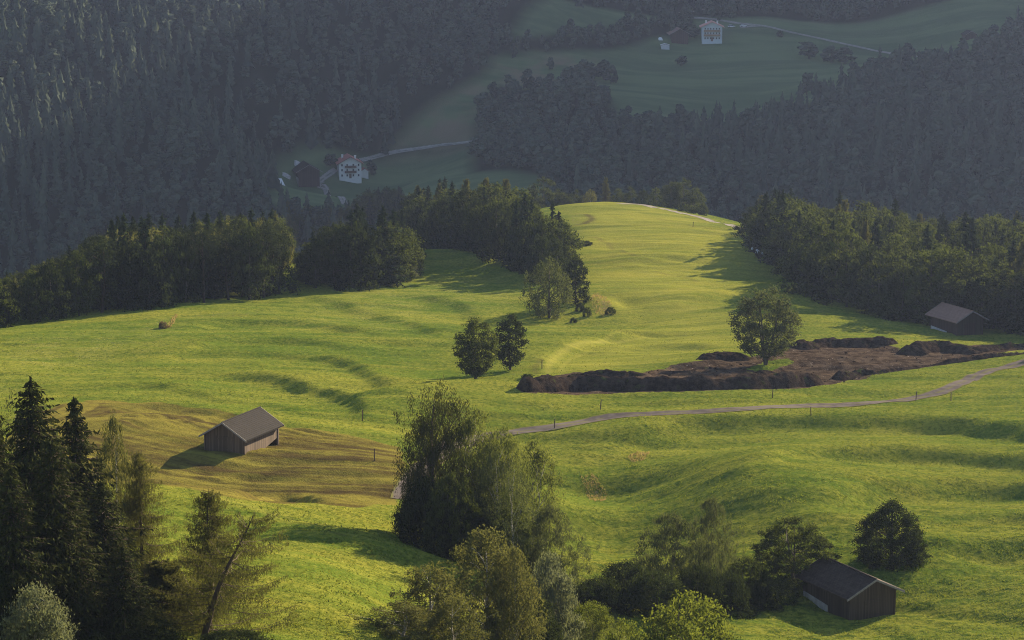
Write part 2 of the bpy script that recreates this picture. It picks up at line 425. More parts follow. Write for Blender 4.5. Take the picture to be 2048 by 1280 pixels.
# wheel tracks and mowing lines pressed into the grass
track = np.zeros(XX.shape)
for pix, w, a in (([(1128,428),(1165,428),(1184,436),(1172,446),(1140,453)], 1.1, 1.), ([(1180,472),(1250,505),(1330,525)], .7, .45), ([(1240,540),(1330,548),(1400,566)], .6, .4),
                  ([(1095,752),(1100,725),(1130,700),(1200,684),(1320,668)], .7, -.8), ([(1260,430),(1330,440),(1480,470)], .7, .35), ([(1290,600),(1400,575),(1500,570)], .6, -.6), ([(1120,748),(1135,722),(1190,700)], .5, -.5),
                  ([(1075,750),(1070,735),(1085,715)], .8, .5), ([(390,975),(500,1012),(640,1052),(760,1085)], .8, -.5), ([(560,1030),(640,1052),(700,1075)], .6, .6),
                  ([(1170,690),(1300,655),(1420,640)], .5, -.5)):
    pl = smooth_line(poly_world(pix), 5)
    lo, hi = pl[:,:2].min(0) - 6, pl[:,:2].max(0) + 6
    m = (XX > lo[0]) & (XX < hi[0]) & (YY > lo[1]) & (YY < hi[1])
    d, s, t = line_dist(pl, XX[m], YY[m])
    track[m] += a*np.exp(-(d/w)**2)*ss(0, .1, t)*ss(1, .9, t)

# the digging is scraped out a little, with ruts
ZZ -= .35*ss(.5, 1, soil)
ZZ += ss(.55, .9, soil)*(.11*vnoise(XX/2.6, YY/2.0+3) + .07*vnoise(XX/1.1, YY/.9) + .08*np.sin((YY*.9 + XX*.25)*2.2)*vnoise(XX/7, YY/7))

def ground_material():
    m = N('meadow'); p = m.geo()
    n_big = m.noise(m.geo((.03,.05,.03)), 1., 3)
    n_str = m.noise(m.geo((.035,.30,.1)), 1., 5, .62)
    n_mid = m.noise(p, .22, 4, .6)
    n_fine = m.noise(p, 1.6, 5, .7)
    n_blade = m.noise(p, 4.5, 2, .7)
    f = m.math('ADD', m.math('ADD', m.math('MULTIPLY', n_big, .40), m.math('MULTIPLY', n_str, .35)), m.math('MULTIPLY', n_mid, .25))
    col = m.mix(m.ramp(f, .36, .64), (.079,.118,.014), (.196,.192,.027))
    col = m.mix(m.math('MULTIPLY', m.ramp(n_fine, .48, .62), .7), col, (.045,.072,.010))
    col = m.mix(m.math('MULTIPLY', m.ramp(n_fine, .46, .32), .5), col, (.27,.25,.045))
    col = m.mix(m.math('MULTIPLY', m.attr('mown'), .65), col, m.mix(m.ramp(n_str, .35, .65), (.180,.190,.026), (.290,.265,.042)))
    # rank tufts on the grazed slope; dark colour also paints the hollow's shade
    tf = m.math('MULTIPLY', m.attr('tuft_shade'), m.ramp(m.noise(m.geo((.5,.8,.5)), 1., 4, .7), .50, .62))
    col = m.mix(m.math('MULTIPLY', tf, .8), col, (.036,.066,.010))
    # seed heads
    fl = m.math('MULTIPLY', m.attr('flower'), m.math('MULTIPLY', m.ramp(n_blade, .55, .7), m.ramp(n_mid, .42, .6)))
    col = m.mix(m.math('MULTIPLY', fl, .6), col, (.36,.34,.18))
    tr = m.attr('track')
    col = m.mix(m.math('MULTIPLY', m.math('MAXIMUM', tr, 0.), .75), col, (.075,.055,.025))
    col = m.mix(m.math('MULTIPLY', m.math('MAXIMUM', m.math('MULTIPLY', tr, -1.), 0.), .7), col, (.27,.25,.05))
    # field dressed with slurry: brown rows lying along the slope
    rv = m.n('CombineXYZ', X=m.math('MULTIPLY', m.n('SeparateXYZ', Vector=p).outputs[0], .035), Y=m.math('MULTIPLY', m.attr('row'), .75)).outputs[0]
    rows = m.noise(rv, 1., 6, .68)
    rv2 = m.n('CombineXYZ', X=m.math('MULTIPLY', m.n('SeparateXYZ', Vector=p).outputs[0], .022), Y=m.math('MULTIPLY', m.attr('row'), .16)).outputs[0]
    rowb = m.noise(rv2, 1., 3, .5)
    rr = m.math('ADD', m.math('MULTIPLY', rows, .35), m.math('ADD', m.math('MULTIPLY', rowb, .4), m.math('MULTIPLY', n_mid, .25)))
    bcol = m.mix(m.ramp(rr, .40, .58), (.062,.045,.017), (.175,.150,.028))
    bcol = m.mix(m.math('MULTIPLY', m.ramp(n_fine, .5, .68), .5), bcol, (.045,.032,.010))
    bm = m.ramp(m.math('ADD', m.attr('brown'), m.math('MULTIPLY', m.math('SUBTRACT', n_mid, .5), .5)), .42, .58)
    col = m.mix(bm, col, bcol)
    dcol = m.mix(n_fine, (.17,.13,.05), (.36,.27,.13))
    dm = m.ramp(m.math('ADD', m.attr('dry'), m.math('MULTIPLY', m.math('SUBTRACT', n_fine, .5), 1.1)), .36, .62)
    col = m.mix(dm, col, dcol)
    scol = m.mix(m.ramp(m.noise(p, .5, 6, .7), .38, .62), (.033,.0225,.0145), (.088,.062,.041))
    scol = m.mix(m.ramp(m.noise(p, 1.9, 3), .66, .72), scol, (.26,.21,.17))
    sm = m.ramp(m.math('ADD', m.attr('soil'), m.math('MULTIPLY', m.math('SUBTRACT', m.noise(p, .8, 4, .7), .5), .9)), .40, .52)
    col = m.mix(sm, col, scol)
    # far side of the valley: hay meadows and bare wood floor
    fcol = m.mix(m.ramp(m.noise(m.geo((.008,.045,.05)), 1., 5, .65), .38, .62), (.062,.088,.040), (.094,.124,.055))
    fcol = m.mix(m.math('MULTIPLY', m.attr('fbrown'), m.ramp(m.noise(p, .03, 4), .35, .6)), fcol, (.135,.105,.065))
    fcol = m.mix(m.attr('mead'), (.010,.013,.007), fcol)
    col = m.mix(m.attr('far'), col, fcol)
    h = m.math('ADD', m.math('MULTIPLY', n_fine, .7), m.math('MULTIPLY', n_blade, .5))
    b = m.n('BsdfDiffuse', Color=col, Roughness=.6, Normal=m.bump(h, .9, .30))
    return m.done(b)

ny_, nx_ = UU.shape
idx = np.arange(ny_*nx_).reshape(ny_, nx_)
ZZ += ss(.5, .8, brown)*(.13*vnoise(XX/30, row/1.1) + .06*vnoise(XX/9, row/.55))
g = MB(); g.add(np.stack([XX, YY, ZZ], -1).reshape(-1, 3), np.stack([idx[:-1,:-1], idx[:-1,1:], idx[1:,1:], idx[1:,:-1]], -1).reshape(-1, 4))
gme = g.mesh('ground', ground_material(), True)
for nm, arr in (('brown', brown), ('soil', soil), ('dry', dry), ('far', far), ('mead', mead), ('fbrown', fbrown), ('tuft_shade', tuft_shade), ('flower', flower), ('row', row), ('mown', mown), ('track', track)):
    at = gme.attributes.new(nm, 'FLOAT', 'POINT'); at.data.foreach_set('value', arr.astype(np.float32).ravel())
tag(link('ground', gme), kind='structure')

# ------------------------------------------------------------------ roads and paths: ribbons draped over the ground
ROADS = []
def ribbon(name, pix, width, mat, lift=.06, pts=None, across=5):
    pl = np.array([tuple(p)[:2] for p in pts]) if pts is not None else poly_world(pix)[:, :2]
    pl = smooth_line(pl, 10)
    if pl[:,1].max() < 850: ROADS.append(pl)
    seg = np.linalg.norm(np.diff(pl, axis=0), axis=1); cum = np.concatenate([[0], np.cumsum(seg)])
    n = max(3, int(cum[-1]/.8)); q = np.linspace(0, cum[-1], n)
    pl = np.stack([np.interp(q, cum, pl[:,0]), np.interp(q, cum, pl[:,1])], 1)
    tg = np.gradient(pl, axis=0); tg /= np.linalg.norm(tg, axis=1)[:,None]
    nr = np.stack([-tg[:,1], tg[:,0]], 1)
    wv = 1 + .10*vnoise(q/4., q*0+3.3)
    off = np.linspace(-.5, .5, across)*width
    XY = pl[:,None,:] + (off[None,:]*wv[:,None])[:,:,None]*nr[:,None,:]
    zc = height(pl[:,0], pl[:,1])
    Z = .5*height(XY[...,0], XY[...,1]) + .5*np.maximum(zc[:,None], height(XY[...,0], XY[...,1]))
    Z = np.maximum(Z, height(XY[...,0], XY[...,1])) + lift
    V = np.concatenate([XY, Z[...,None]], -1)
    i = np.arange(n*across).reshape(n, across)
    mb = MB(); mb.add(V.reshape(-1,3), np.stack([i[:-1,:-1], i[:-1,1:], i[1:,1:], i[1:,:-1]], -1).reshape(-1,4), np.tile(np.abs(np.linspace(-1,1,across)), n))
    return tag(link(name, mb.mesh(name, mat, True)), kind='structure')

def road_mat(name, a, b, edge):
    m = N(name); p = m.geo()
    f = m.math('ADD', m.math('MULTIPLY', m.noise(p, .7, 5), .6), m.math('MULTIPLY', m.noise(p, .12, 2), .4))
    col = m.mix(m.ramp(f, .38, .62), a, b)
    e = m.ramp(m.math('ADD', m.attr('tint'), m.math('MULTIPLY', m.math('SUBTRACT', m.noise(p, .9, 3), .5), .6)), .74, .98)
    rut = m.math('MULTIPLY', m.ramp(m.attr('tint'), .28, .08), m.ramp(m.noise(p, .35, 3), .42, .58))
    col = m.mix(m.math('MULTIPLY', rut, .65), col, edge)
    col = m.mix(e, col, edge)
    return m.done(m.n('BsdfDiffuse', Color=col, Roughness=.5, Normal=m.bump(m.noise(p, 6., 2), .3, .02)))
lane = road_mat('worn_asphalt', (.085,.070,.060), (.135,.112,.096), (.13,.12,.04))
gravel = road_mat('pale_gravel', (.20,.17,.14), (.30,.26,.22), (.14,.13,.05))
fargravel = road_mat('far_gravel', (.17,.155,.14), (.24,.22,.20), (.08,.09,.05))
ribbon('road', [(2110,715),(2048,725),(1990,739),(1950,752),(1915,769),(1880,784),(1830,797),(1750,805),(1600,813),(1450,820),(1300,829),(1200,839),(1109,853),(1040,864),(985,873),(930,888),(880,910),(845,935),(822,962),(812,985),(806,1000)], 3.0, lane)
ribbon('gravel_path', [(1238,408),(1262,408),(1300,413),(1360,426),(1410,438),(1460,450),(1505,462)], 3.0, gravel)
ribbon('far_road', [(1362,27),(1420,18),(1500,8),(1580,-4)], 4.0, fargravel, .3)
ribbon('far_road', [(1380,36),(1430,40),(1500,50),(1560,60),(1650,80),(1740,100),(1800,111),(1850,114)], 4.5, fargravel, .3)
ribbon('far_road', [(1480,56),(1500,54),(1520,53)], 4.5, fargravel, .35)
ribbon('far_road', [(945,284),(880,292),(820,301),(760,313),(722,322)], 3.2, fargravel, .3)
ribbon('far_road', [(672,340),(655,352),(638,366),(640,376),(655,390),(690,410)], 3.6, fargravel, .3)
ribbon('farm_yard', [(610,362),(630,364),(645,362)], 5, fargravel, .25)

# ------------------------------------------------------------------ tree growing
def unit(v): return v/(np.linalg.norm(v, axis=-1, keepdims=True) + 1e-9)

def leaves(mb, c, length, width, axis=None, jitter=1., tint=None, r=None, nrm=None):
    """one small pointed leaf spray (a rhombus) per centre; axis = preferred direction of its long side"""
    r = r or rng
    n = len(c)
    a = r.normal(size=(n, 3))*jitter
    if axis is not None: a = a + axis
    a = unit(a); b = unit(np.cross(a, r.normal(size=(n, 3)) if nrm is None else nrm + .45*r.normal(size=(n, 3))))
    L = (length*(.7 + .6*r.random(n)))[:,None]; W = (width*(.7 + .6*r.random(n)))[:,None]
    V = np.stack([c - a*L*.5, c + b*W*.5 - a*L*.08, c + a*L*.5, c - b*W*.5 - a*L*.08], 1)
    if tint is None: tint = np.clip(.5 + .22*r.normal(size=n), 0, 1)
    mb.add(V.reshape(-1, 3), np.arange(4*n).reshape(n, 4), np.repeat(tint, 4))

PROFILE = {  # crown half width against height, bottom to top
 'round': [(0,.25),(.15,.75),(.4,1),(.65,.92),(.85,.62),(1,.1)],
 'oval': [(0,.35),(.2,.8),(.45,1),(.7,.8),(.9,.42),(1,.06)],
 'cone': [(0,.75),(.15,1),(.4,.85),(.7,.5),(.9,.2),(1,.02)],
 'dome': [(0,.85),(.2,1),(.5,.95),(.75,.72),(.92,.4),(1,.1)],
 'umbrella': [(0,.2),(.3,.7),(.6,1),(.85,.8),(1,.2)],
 'egg': [(0,.8),(.1,.95),(.35,1),(.6,.8),(.85,.42),(1,.04)],
}
def grow_broad(seed, h, rad, prof='round', z0=.15, nclump=120, per=30, leaf=.3, aspect=.6, spread=.45, hang=0., limbs=16, trunk_r=.18, wild=.28, shell=.45, fork=1, lean=0., up=0., col_t=.5):
    r = np.random.default_rng(seed)
    pr = np.array(PROFILE[prof])
    crown, wood = MB(), MB()
    zc0 = z0*h
    lobes = r.random((5, 3))*[2*np.pi, 1, 1]
    def env(th, t):
        e = np.interp(t, pr[:,0], pr[:,1])*rad
        k = np.ones_like(e)
        for i, (ph, tt, am) in enumerate(lobes):
            k += wild*(am-.35)*np.exp(-((np.angle(np.exp(1j*(th-ph)))/.75)**2) - ((t-tt)/.28)**2)*1.6
        return e*k
    t = r.random(nclump*3); w = np.interp(t, pr[:,0], pr[:,1]); t = t[r.random(len(t)) < w/w.max()][:nclump]
    n = len(t); th = r.random(n)*2*np.pi
    q = shell + (1-shell)*r.random(n)**.6
    q *= np.where(r.random(n) < .12, 1.15, 1)
    e = env(th, t)*q
    lx = lean*h*t
    cl = np.stack([e*np.cos(th) + lx, e*np.sin(th), zc0 + t*(h-zc0)*(.97) - .02*h], 1)
    tone = np.clip(col_t + .2*r.normal(size=n), .05, .95)
    sp = spread*(.6 + .8*r.random(n))
    m = (per*(.6 + .8*r.random(n))).astype(int)
    k = np.repeat(np.arange(n), m)
    dn = unit(r.normal(size=(len(k), 3))); core = r.random(len(k)) < .25
    off = dn*(np.where(core, .35, .82) + .22*r.normal(size=len(k)))[:,None]*sp[k][:,None]*[1.35, 1.35, .95]
    ax = np.cross(dn, r.normal(size=(len(k), 3)))*1.2; nrm = dn
    if hang: 
        off[:,2] -= np.abs(r.normal(size=len(k)))*sp[k]*hang*1.4; off[:,:2] *= .75
        ax = np.array([0, 0, -hang*1.6]) + 0*dn
    if up: ax = unit(cl)[k]*.4 + [0, 0, up]
    c = cl[k] + off
    leaves(crown, c, leaf, leaf*aspect, ax, .5, nrm=nrm, tint=np.clip(tone[k] + .12*r.normal(size=len(k)), 0, 1), r=r)
    # trunk and limbs
    tops = []
    for f in range(fork):
        dx, dy = (0, 0) if fork == 1 else (rad*.35*math.cos(2.4*f + seed), rad*.35*math.sin(2.4*f + seed))
        zt = np.linspace(-.4, h*(.86 if fork == 1 else .8), 8); s_ = np.clip(zt/(h*.86), 0, 1)
        bend = r.normal(size=2)*.03*h
        pth = np.stack([s_*dx + bend[0]*np.sin(s_*2.6) + lean*h*s_**1.2, s_*dy + bend[1]*np.sin(s_*2.2), zt], 1)
        tr = trunk_r/math.sqrt(fork)
        wood.tube(pth, tr*(1.25 - 1.15*s_), 7)
        tops.append((pth, s_))
    order = r.permutation(n)[:limbs]
    for i in order:
        pth, s_ = tops[i % fork]
        end = cl[i]; zs = max(zc0*.55 + .05*h, end[2] - (.22 + .2*r.random())*h*(1-.4*t[i]))
        zs = min(zs, end[2]-.1)
        st = np.array([np.interp(zs, pth[:,2], pth[:,0]), np.interp(zs, pth[:,2], pth[:,1]), zs])
        mid = (st + end)/2 + np.array([0, 0, -.05*h if not hang else .05*h]) + r.normal(size=3)*.03*h
        q_ = np.linspace(0, 1, 5)[:,None]
        wood.tube((1-q_)**2*st + 2*q_*(1-q_)*mid + q_**2*end, trunk_r*.34*np.linspace(1, .2, 5), 4)
    return crown, wood

def grow_spruce(seed, h, rad, gap=.42, per=6, sprays=9, leaf=.42, w=.11, droop=.30, bare=.04, trunk_r=.22, power=.85, ragged=.22, hangl=.5):
    r = np.random.default_rng(seed); crown, wood = MB(), MB()
    zt = np.linspace(-.5, h, 9); wood.tube(np.stack([.05*np.sin(zt*.4), .05*np.cos(zt*.3), zt], 1), trunk_r*np.linspace(1.1, .04, 9), 7)
    z = bare*h; cs, axs, tn = [], [], []
    while z < h*.985:
        t = z/h
        L0 = rad*((1-t)**power)*(1 if t > .12 else .8 + 1.6*t)
        nb = max(3, int(per*(.55 + .6*(1-t)) + r.random()))
        ph = r.random()*6.28
        for b in range(nb):
            L = max(.18, L0*(1 + ragged*r.normal()))
            th = ph + 6.283*b/nb + .25*r.normal()
            zb = z + gap*.5*r.normal()
            k = max(3, int(sprays*L/rad + 3)); s = np.linspace(.10, 1, k)
            dr = droop*(1.25 - .9*t)
            rise = -dr*L*(s**1.2) + .35*dr*L*s**3 + (.25*L*s if t > .8 else 0)
            d = np.array([math.cos(th), math.sin(th)]); side = np.array([-d[1], d[0]])
            axis = np.stack([d[0]*s*L, d[1]*s*L, zb + rise], 1)
            if L > .8: wood.tube(axis[:: max(1, k//4)], .045*np.linspace(1, .25, len(axis[:: max(1, k//4)])), 3)
            wid = .34*L*np.sin(np.clip(s*1.15, 0, 1)*np.pi*.9 + .18) + .05
            m = np.maximum(2, (wid/.13).astype(int)); kk = np.repeat(np.arange(k), m)
            lat = (r.random(len(kk))*2 - 1)*wid[kk]
            p = axis[kk] + np.concatenate([side[None]*lat[:,None] + d[None]*(r.normal(size=(len(kk),1))*L*.06 + np.abs(lat)[:,None]*.25), (-hangl*np.abs(lat)*.5 - np.abs(r.normal(size=len(kk)))*.10)[:,None]], 1)
            cs.append(p)
            ad = np.concatenate([d[None]*.55 + side[None]*np.sign(lat)[:,None]*.55, np.full((len(kk),1), -hangl)], 1)
            axs.append(ad); tn.append(np.clip(.35 + .45*s[kk] + .16*r.normal(size=len(kk)), 0, 1))
        z += gap*(.8 + .4*r.random())*(1 - .35*t)
    top = np.stack([np.zeros(14), np.zeros(14), h - np.linspace(0, .9, 14)], 1)
    cs.append(top); axs.append(np.tile([0,0,2.], (14,1))); tn.append(np.full(14, .7))
    leaves(crown, np.concatenate(cs), leaf, w, np.concatenate(axs), .45, np.concatenate(tn), r)
    return crown, wood

def grow_larch(seed, h, rad, gap=.5, per=4, strand=.55, leaf=.20, w=.05, dens=26, trunk_r=.16, lean=0., bare=.1, rise_=.12, power=.7, top_bush=.0):
    """open larch: long level limbs with thin hanging twigs"""
    r = np.random.default_rng(seed); crown, wood = MB(), MB()
    zt = np.linspace(-.5, h, 10); lx = lambda z: lean*np.clip(z/h, 0, 1)**1.3*h
    wood.tube(np.stack([lx(zt) + .08*np.sin(zt*.6), .08*np.cos(zt*.5), zt], 1), trunk_r*np.linspace(1.15, .12, 10), 7)
    z = bare*h; cs, tn = [], []
    while z < h*.99:
        t = z/h; L0 = rad*(1-t)**power*(1 if t > .25 else .75 + t) + .25
        for b in range(max(2, int(per + r.random()))):
            L = L0*(.55 + .7*r.random()); th = r.random()*6.283
            s = np.linspace(.0, 1, 7); d = np.array([math.cos(th), math.sin(th)])
            rz_ = -.16*L*np.sin(s*np.pi*.8) + rise_*L*s**2.2 + (.5*L*s if t > .85 else 0)
            wob = np.cumsum(r.normal(size=7))*.02*L
            axis = np.stack([lx(z) + d[0]*s*L - d[1]*wob, d[1]*s*L + d[0]*wob, z + rz_], 1)
            wood.tube(axis, (.018 + .022*L/rad)*np.linspace(1.3, .25, 7), 3)
            n = max(5, int(dens*L)); q = .12 + .88*r.random(n)
            base = np.stack([np.interp(q, s, axis[:,i]) for i in range(3)], 1)
            lat = r.normal(size=n)*.12*L*(1.1-q*.6)
            base[:,0] += -d[1]*lat; base[:,1] += d[0]*lat
            hl = strand*(.3 + .9*r.random(n))*(1.15 - .5*q)
            kk = np.repeat(np.arange(n), 3); f = r.random(len(kk))
            p = base[kk] - np.stack([np.zeros(len(kk)), np.zeros(len(kk)), f*hl[kk]], 1) + r.normal(size=(len(kk),3))*.04
            cs.append(p); tn.append(np.clip(.3 + .4*q[kk] + .18*r.normal(size=len(kk)), 0, 1))
        z += gap*(.6 + .8*r.random())*(1-.45*t)
    c = np.concatenate(cs)
    leaves(crown, c, leaf*1.35, w*.85, np.array([0,0,-1.6]), .42, np.concatenate(tn), r)
    return crown, wood

# leaf and bark
F_SPRUCE = foliage('spruce_needles', (.007,.012,.007), (.025,.036,.015), .12, .4)
F_SPRUCE_NEAR = foliage('dense_spruce_needles', (.008,.012,.005), (.032,.036,.012), .10, .1)
F_LARCH = foliage('larch_needles', (.024,.028,.009), (.075,.074,.022), .32, .2)
F_BIRCH = foliage('birch_leaves', (.036,.042,.012), (.100,.098,.032), .28, .25)
F_GREY = foliage('grey_green_leaves', (.050,.060,.030), (.120,.130,.078), .28, .15)
F_WILLOW = foliage('willow_leaves', (.024,.034,.012), (.075,.085,.034), .28, .2)
F_BROAD = foliage('broad_leaves', (.009,.015,.005), (.056,.068,.016), .30, .45)
F_DARK = foliage('dark_leaves', (.007,.011,.005), (.034,.044,.013), .2, .4)
F_BRIGHT = foliage('bright_leaves', (.028,.044,.008), (.110,.125,.018), .36, .1)
F_PINE = foliage('pine_needles', (.009,.014,.007), (.032,.040,.016), .14, .4)
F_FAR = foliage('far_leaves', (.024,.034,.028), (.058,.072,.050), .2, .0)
F_AUTUMN = foliage('yellowing_leaves', (.12,.10,.02), (.26,.21,.04), .4, .1)
F_LARCH_DARK = foliage('dark_larch_needles', (.015,.019,.007), (.044,.048,.014), .28, .2)
F_OLIVE = foliage('olive_leaves', (.030,.042,.012), (.102,.114,.028), .34, .3)
F_BROWN = foliage('brown_leaves', (.045,.032,.018), (.13,.095,.05), .25, .1)
F_REED = foliage('rank_grass', (.05,.07,.02), (.14,.15,.05), .35, .1)
B_GREY = bark('grey_bark', (.055,.046,.038)); B_BROWN = bark('brown_bark', (.050,.035,.026)); B_PINE = bark('pine_bark', (.040,.028,.021))
B_WHITE = bark('birch_bark', (.26,.24,.21), True); B_PALE = bark('pale_bark', (.22,.20,.17))

class Kind:
    """one grown tree: its crown and trunk meshes, at the height and width they were grown"""
    def __init__(s, name, grown, h, rad, fm, bm, cat='tree', wname='trunk'):
        s.name, s.h, s.rad, s.cat, s.wname = name, h, rad, cat, wname
        s.crown = grown[0].mesh(name + '_crown', fm); s.wood = grown[1].mesh(name + '_' + wname, bm, True) if grown[1] and grown[1].n else None
def plant(kind, loc, h, rad, label, group=None, rz=None, parts=True, cat=None, name=None):
    e = empty(name or kind.name, loc, random.random()*6.283 if rz is None else rz)
    e.scale = (rad/kind.rad, rad/kind.rad, h/kind.h)
    link('crown' if kind.cat == 'tree' else 'foliage', kind.crown, e)
    if kind.wood is not None: link(kind.wname, kind.wood, e)
    return tag(e, label, cat or kind.cat, group)

GBM = grow_broad
MIDB = [Kind('broadleaf_tree', GBM(100+i, 12, 4.2, pf, z, 80, 62, .46, .62, .80, limbs=9, trunk_r=.2, wild=.5, shell=.35), 12, 4.2, F_BROAD, B_GREY) for i, (pf, z) in enumerate((('round', .10), ('dome', .05), ('oval', .08), ('egg', .03)))]
MIDD = [Kind('dark_broadleaf_tree', GBM(130+i, 12, 4.2, pf, .04, 84, 62, .46, .62, .80, limbs=8, trunk_r=.2, wild=.5, shell=.35), 12, 4.2, F_DARK, B_GREY) for i, pf in enumerate(('oval', 'egg'))]
MIDS = [Kind('spruce', grow_spruce(140+i, 14, 2.9, .62, 6, 6, .75, .26, .28, .03, .2), 14, 2.9, F_SPRUCE, B_BROWN) for i in range(3)]
MIDP = [Kind('pine', GBM(150+i, 15, 3., 'umbrella', .30, 70, 54, .40, .40, .72, limbs=12, trunk_r=.2, wild=.5, shell=.2), 15, 3., F_PINE, B_PINE) for i in range(3)]
MIDL = [Kind('larch', grow_larch(160+i, 14, 2.8, .55, 5, .8, .42, .12, 12), 14, 2.8, F_LARCH, B_BROWN) for i in range(2)]
MIDW = [Kind('birch', GBM(170+i, 12, 3., 'oval', .14, 110, 36, .42, .5, .6, hang=.7, limbs=8, trunk_r=.14, wild=.5), 12, 3., F_BIRCH, B_WHITE) for i in range(2)]
MIDY = [Kind('broadleaf_tree', GBM(180, 11, 3., 'oval', .1, 90, 34, .5, .6, .6, limbs=8, wild=.5), 11, 3., F_AUTUMN, B_GREY)]
BUSH = [Kind('bush', GBM(190+i, 3, 2., 'dome', .0, 60, 40, .34, .6, .5, limbs=5, trunk_r=.06, fork=3, wild=.5), 3, 2., f, B_GREY, 'bush', 'stems') for i, f in enumerate((F_BROAD, F_DARK, F_GREY))]

# ------------------------------------------------------------------ the mid-distance woods
def fill_wood(front, depth, skyline, gap, mix, texts, group, hmin=7, hmax=19, seed=1, width=(.24,.36), jit=.10, clip=None, edge=None, edge_text=None):
    """plants single trees behind a front edge given in the photo; each grows up to the wood's skyline"""
    r = random.Random(seed)
    fr = [tuple(hit(a, b))[:2] for a, b in front]
    fu = np.array([x/y for x, y in fr]); fy = np.array([y for x, y in fr]); o_ = np.argsort(fu); fu, fy = fu[o_], fy[o_]
    sk = np.array(skyline, float); done = []
    Ymax = max(fy) + max(d for _, d in depth) + 5
    dp = np.array(depth, float)
    for tries in range(5000):
        u = r.uniform(fu[0], fu[-1]); f = (u-fu[0])/(fu[-1]-fu[0])
        y0 = float(np.interp(u, fu, fy)); D = float(np.interp(f, dp[:,0], dp[:,1]))
        front_row = tries < 700
        y = y0 + (r.uniform(0, 3) if front_row else r.uniform(0, D)); x = u*y
        g_ = gap*(.8 if front_row else 1)
        if any((x-a)**2 + (y-b)**2 < g_*g_ for a, b in done): continue
        z = float(height(x, y)); px, py = project(x, y, z)
        top = np.interp(px, sk[:,0], sk[:,1]) + abs(r.gauss(0, 1))*9 - 4
        # height that reaches the skyline along this ray
        rx, ry, rz_ = ray(px, top); h = rz_/ry*y - z
        if h < hmin*.75: continue
        h = min(h, hmax*r.uniform(.78, 1.02)); e0 = r.random()
        done.append((x, y))
        e = r.random(); acc = 0
        pick = mix if not (front_row and edge) else edge
        for kinds, p in pick:
            acc += p
            if e <= acc: break
        k = r.choice(kinds)
        ratio = {'spruce': .25, 'pine': .24, 'larch': .22, 'birch': .27}.get(k.name, r.uniform(*width))
        txt = texts[k.name]; h *= 1.04 if k.name in ('spruce', 'larch') else .93

        if front_row: txt = txt.replace(' standing in ', ' at the meadow edge of ').replace(' with high crown in ', ' at the meadow edge of ').replace(' in ', ' at the meadow edge of ').replace(' tree in ', ' tree at the meadow edge of ')
        plant(k, (x, y, z-.15), h, max(1.6, h*ratio*r.uniform(.85, 1.2)), txt, group + (' front row' if front_row else ''), r.random()*6.28)
    return done

def texts(where):
    return {'spruce': 'dark pointed spruce standing in ' + where, 'pine': 'bare stemmed pine standing in ' + where, 'larch': 'feathery larch standing in ' + where,
            'birch': 'pale green birch standing in ' + where, 'broadleaf_tree': 'round crowned leafy tree standing in ' + where, 'dark_broadleaf_tree': 'dark leafy tree standing in ' + where}

fill_wood([(-90,672),(0,655),(100,640),(200,628),(330,611),(450,602),(525,600),(560,580)], [(0,80),(1,80)],
          [(-100,575),(0,548),(50,535),(100,506),(130,497),(180,474),(205,448),(260,435),(300,432),(370,440),(420,424),(470,416),(545,425),(562,440)], 4.9,
          [(MIDP,.34),(MIDB,.32),(MIDS,.18),(MIDW,.16)], texts('the wood along the left meadow'), 'trees of the left wood', 8, 19, 11, (.2,.28), edge=[(MIDP,.34),(MIDD,.36),(MIDB,.30)])
fill_wood([(545,540),(575,522),(600,508),(650,500),(710,498)], [(0,45),(1,45)], [(550,425),(580,395),(605,392),(640,412),(680,418),(700,402),(720,392)], 5.6,
          [(MIDB,.4),(MIDL,.2),(MIDW,.2),(MIDS,.2)], texts('the gap left of the dark grove'), 'trees behind the gap', 7, 16, 12)
fill_wood([(612,577),(640,575),(700,577),(765,570),(800,562),(834,545)], [(0,30),(1,32)],
          [(606,500),(625,470),(650,440),(680,402),(705,400),(725,412),(750,420),(785,425),(805,430),(825,455),(838,500)], 5.2,
          [(MIDS,.4),(MIDD,.4),(MIDB,.2)], texts('the dark mid slope grove'), 'trees of the dark grove', 8, 18, 13, edge=[(MIDD,.55),(MIDB,.2),(MIDS,.25)])
fill_wood([(835,492),(900,497),(960,507),(1010,525),(1045,540),(1090,560),(1120,555)], [(0,62),(.6,60),(1,25)],
          [(700,408),(730,380),(800,378),(860,370),(880,345),(905,335),(940,342),(985,346),(1020,352),(1045,368),(1060,398),(1085,410),(1115,418),(1135,460),(1145,490)], 5.6,
          [(MIDS,.28),(MIDB,.42),(MIDD,.18),(MIDL,.12)], texts('the wood running up to the knoll'), 'trees of the knoll wood', 8, 18, 14, edge=[(MIDD,.5),(MIDS,.18),(MIDB,.32)])
fill_wood([(690,470),(740,462),(800,470),(840,480)], [(0,50),(1,60)], [(680,412),(700,402),(730,376),(760,370),(800,372),(850,368),(870,350)], 5.8,
          [(MIDS,.3),(MIDB,.5),(MIDD,.2)], texts('the wood behind the dark grove'), 'trees behind the dark grove', 7, 17, 15)
fill_wood([(1505,487),(1540,520),(1590,556),(1640,592),(1700,618),(1780,636),(1850,650),(1960,660),(2060,668),(2150,672)], [(0,60),(.3,110),(1,150)],
          [(1500,412),(1530,382),(1570,376),(1600,386),(1640,398),(1700,388),(1750,378),(1775,385),(1795,410),(1815,428),(1850,424),(1900,430),(1930,420),(1980,416),(2060,428),(2200,440)], 5.5,
          [(MIDB,.58),(MIDS,.24),(MIDL,.08),(MIDD,.10)], texts('the wood on the right'), 'trees of the right wood', 8, 18, 16, (.27,.38), edge=[(MIDD,.35),(MIDB,.45),(MIDS,.2)])
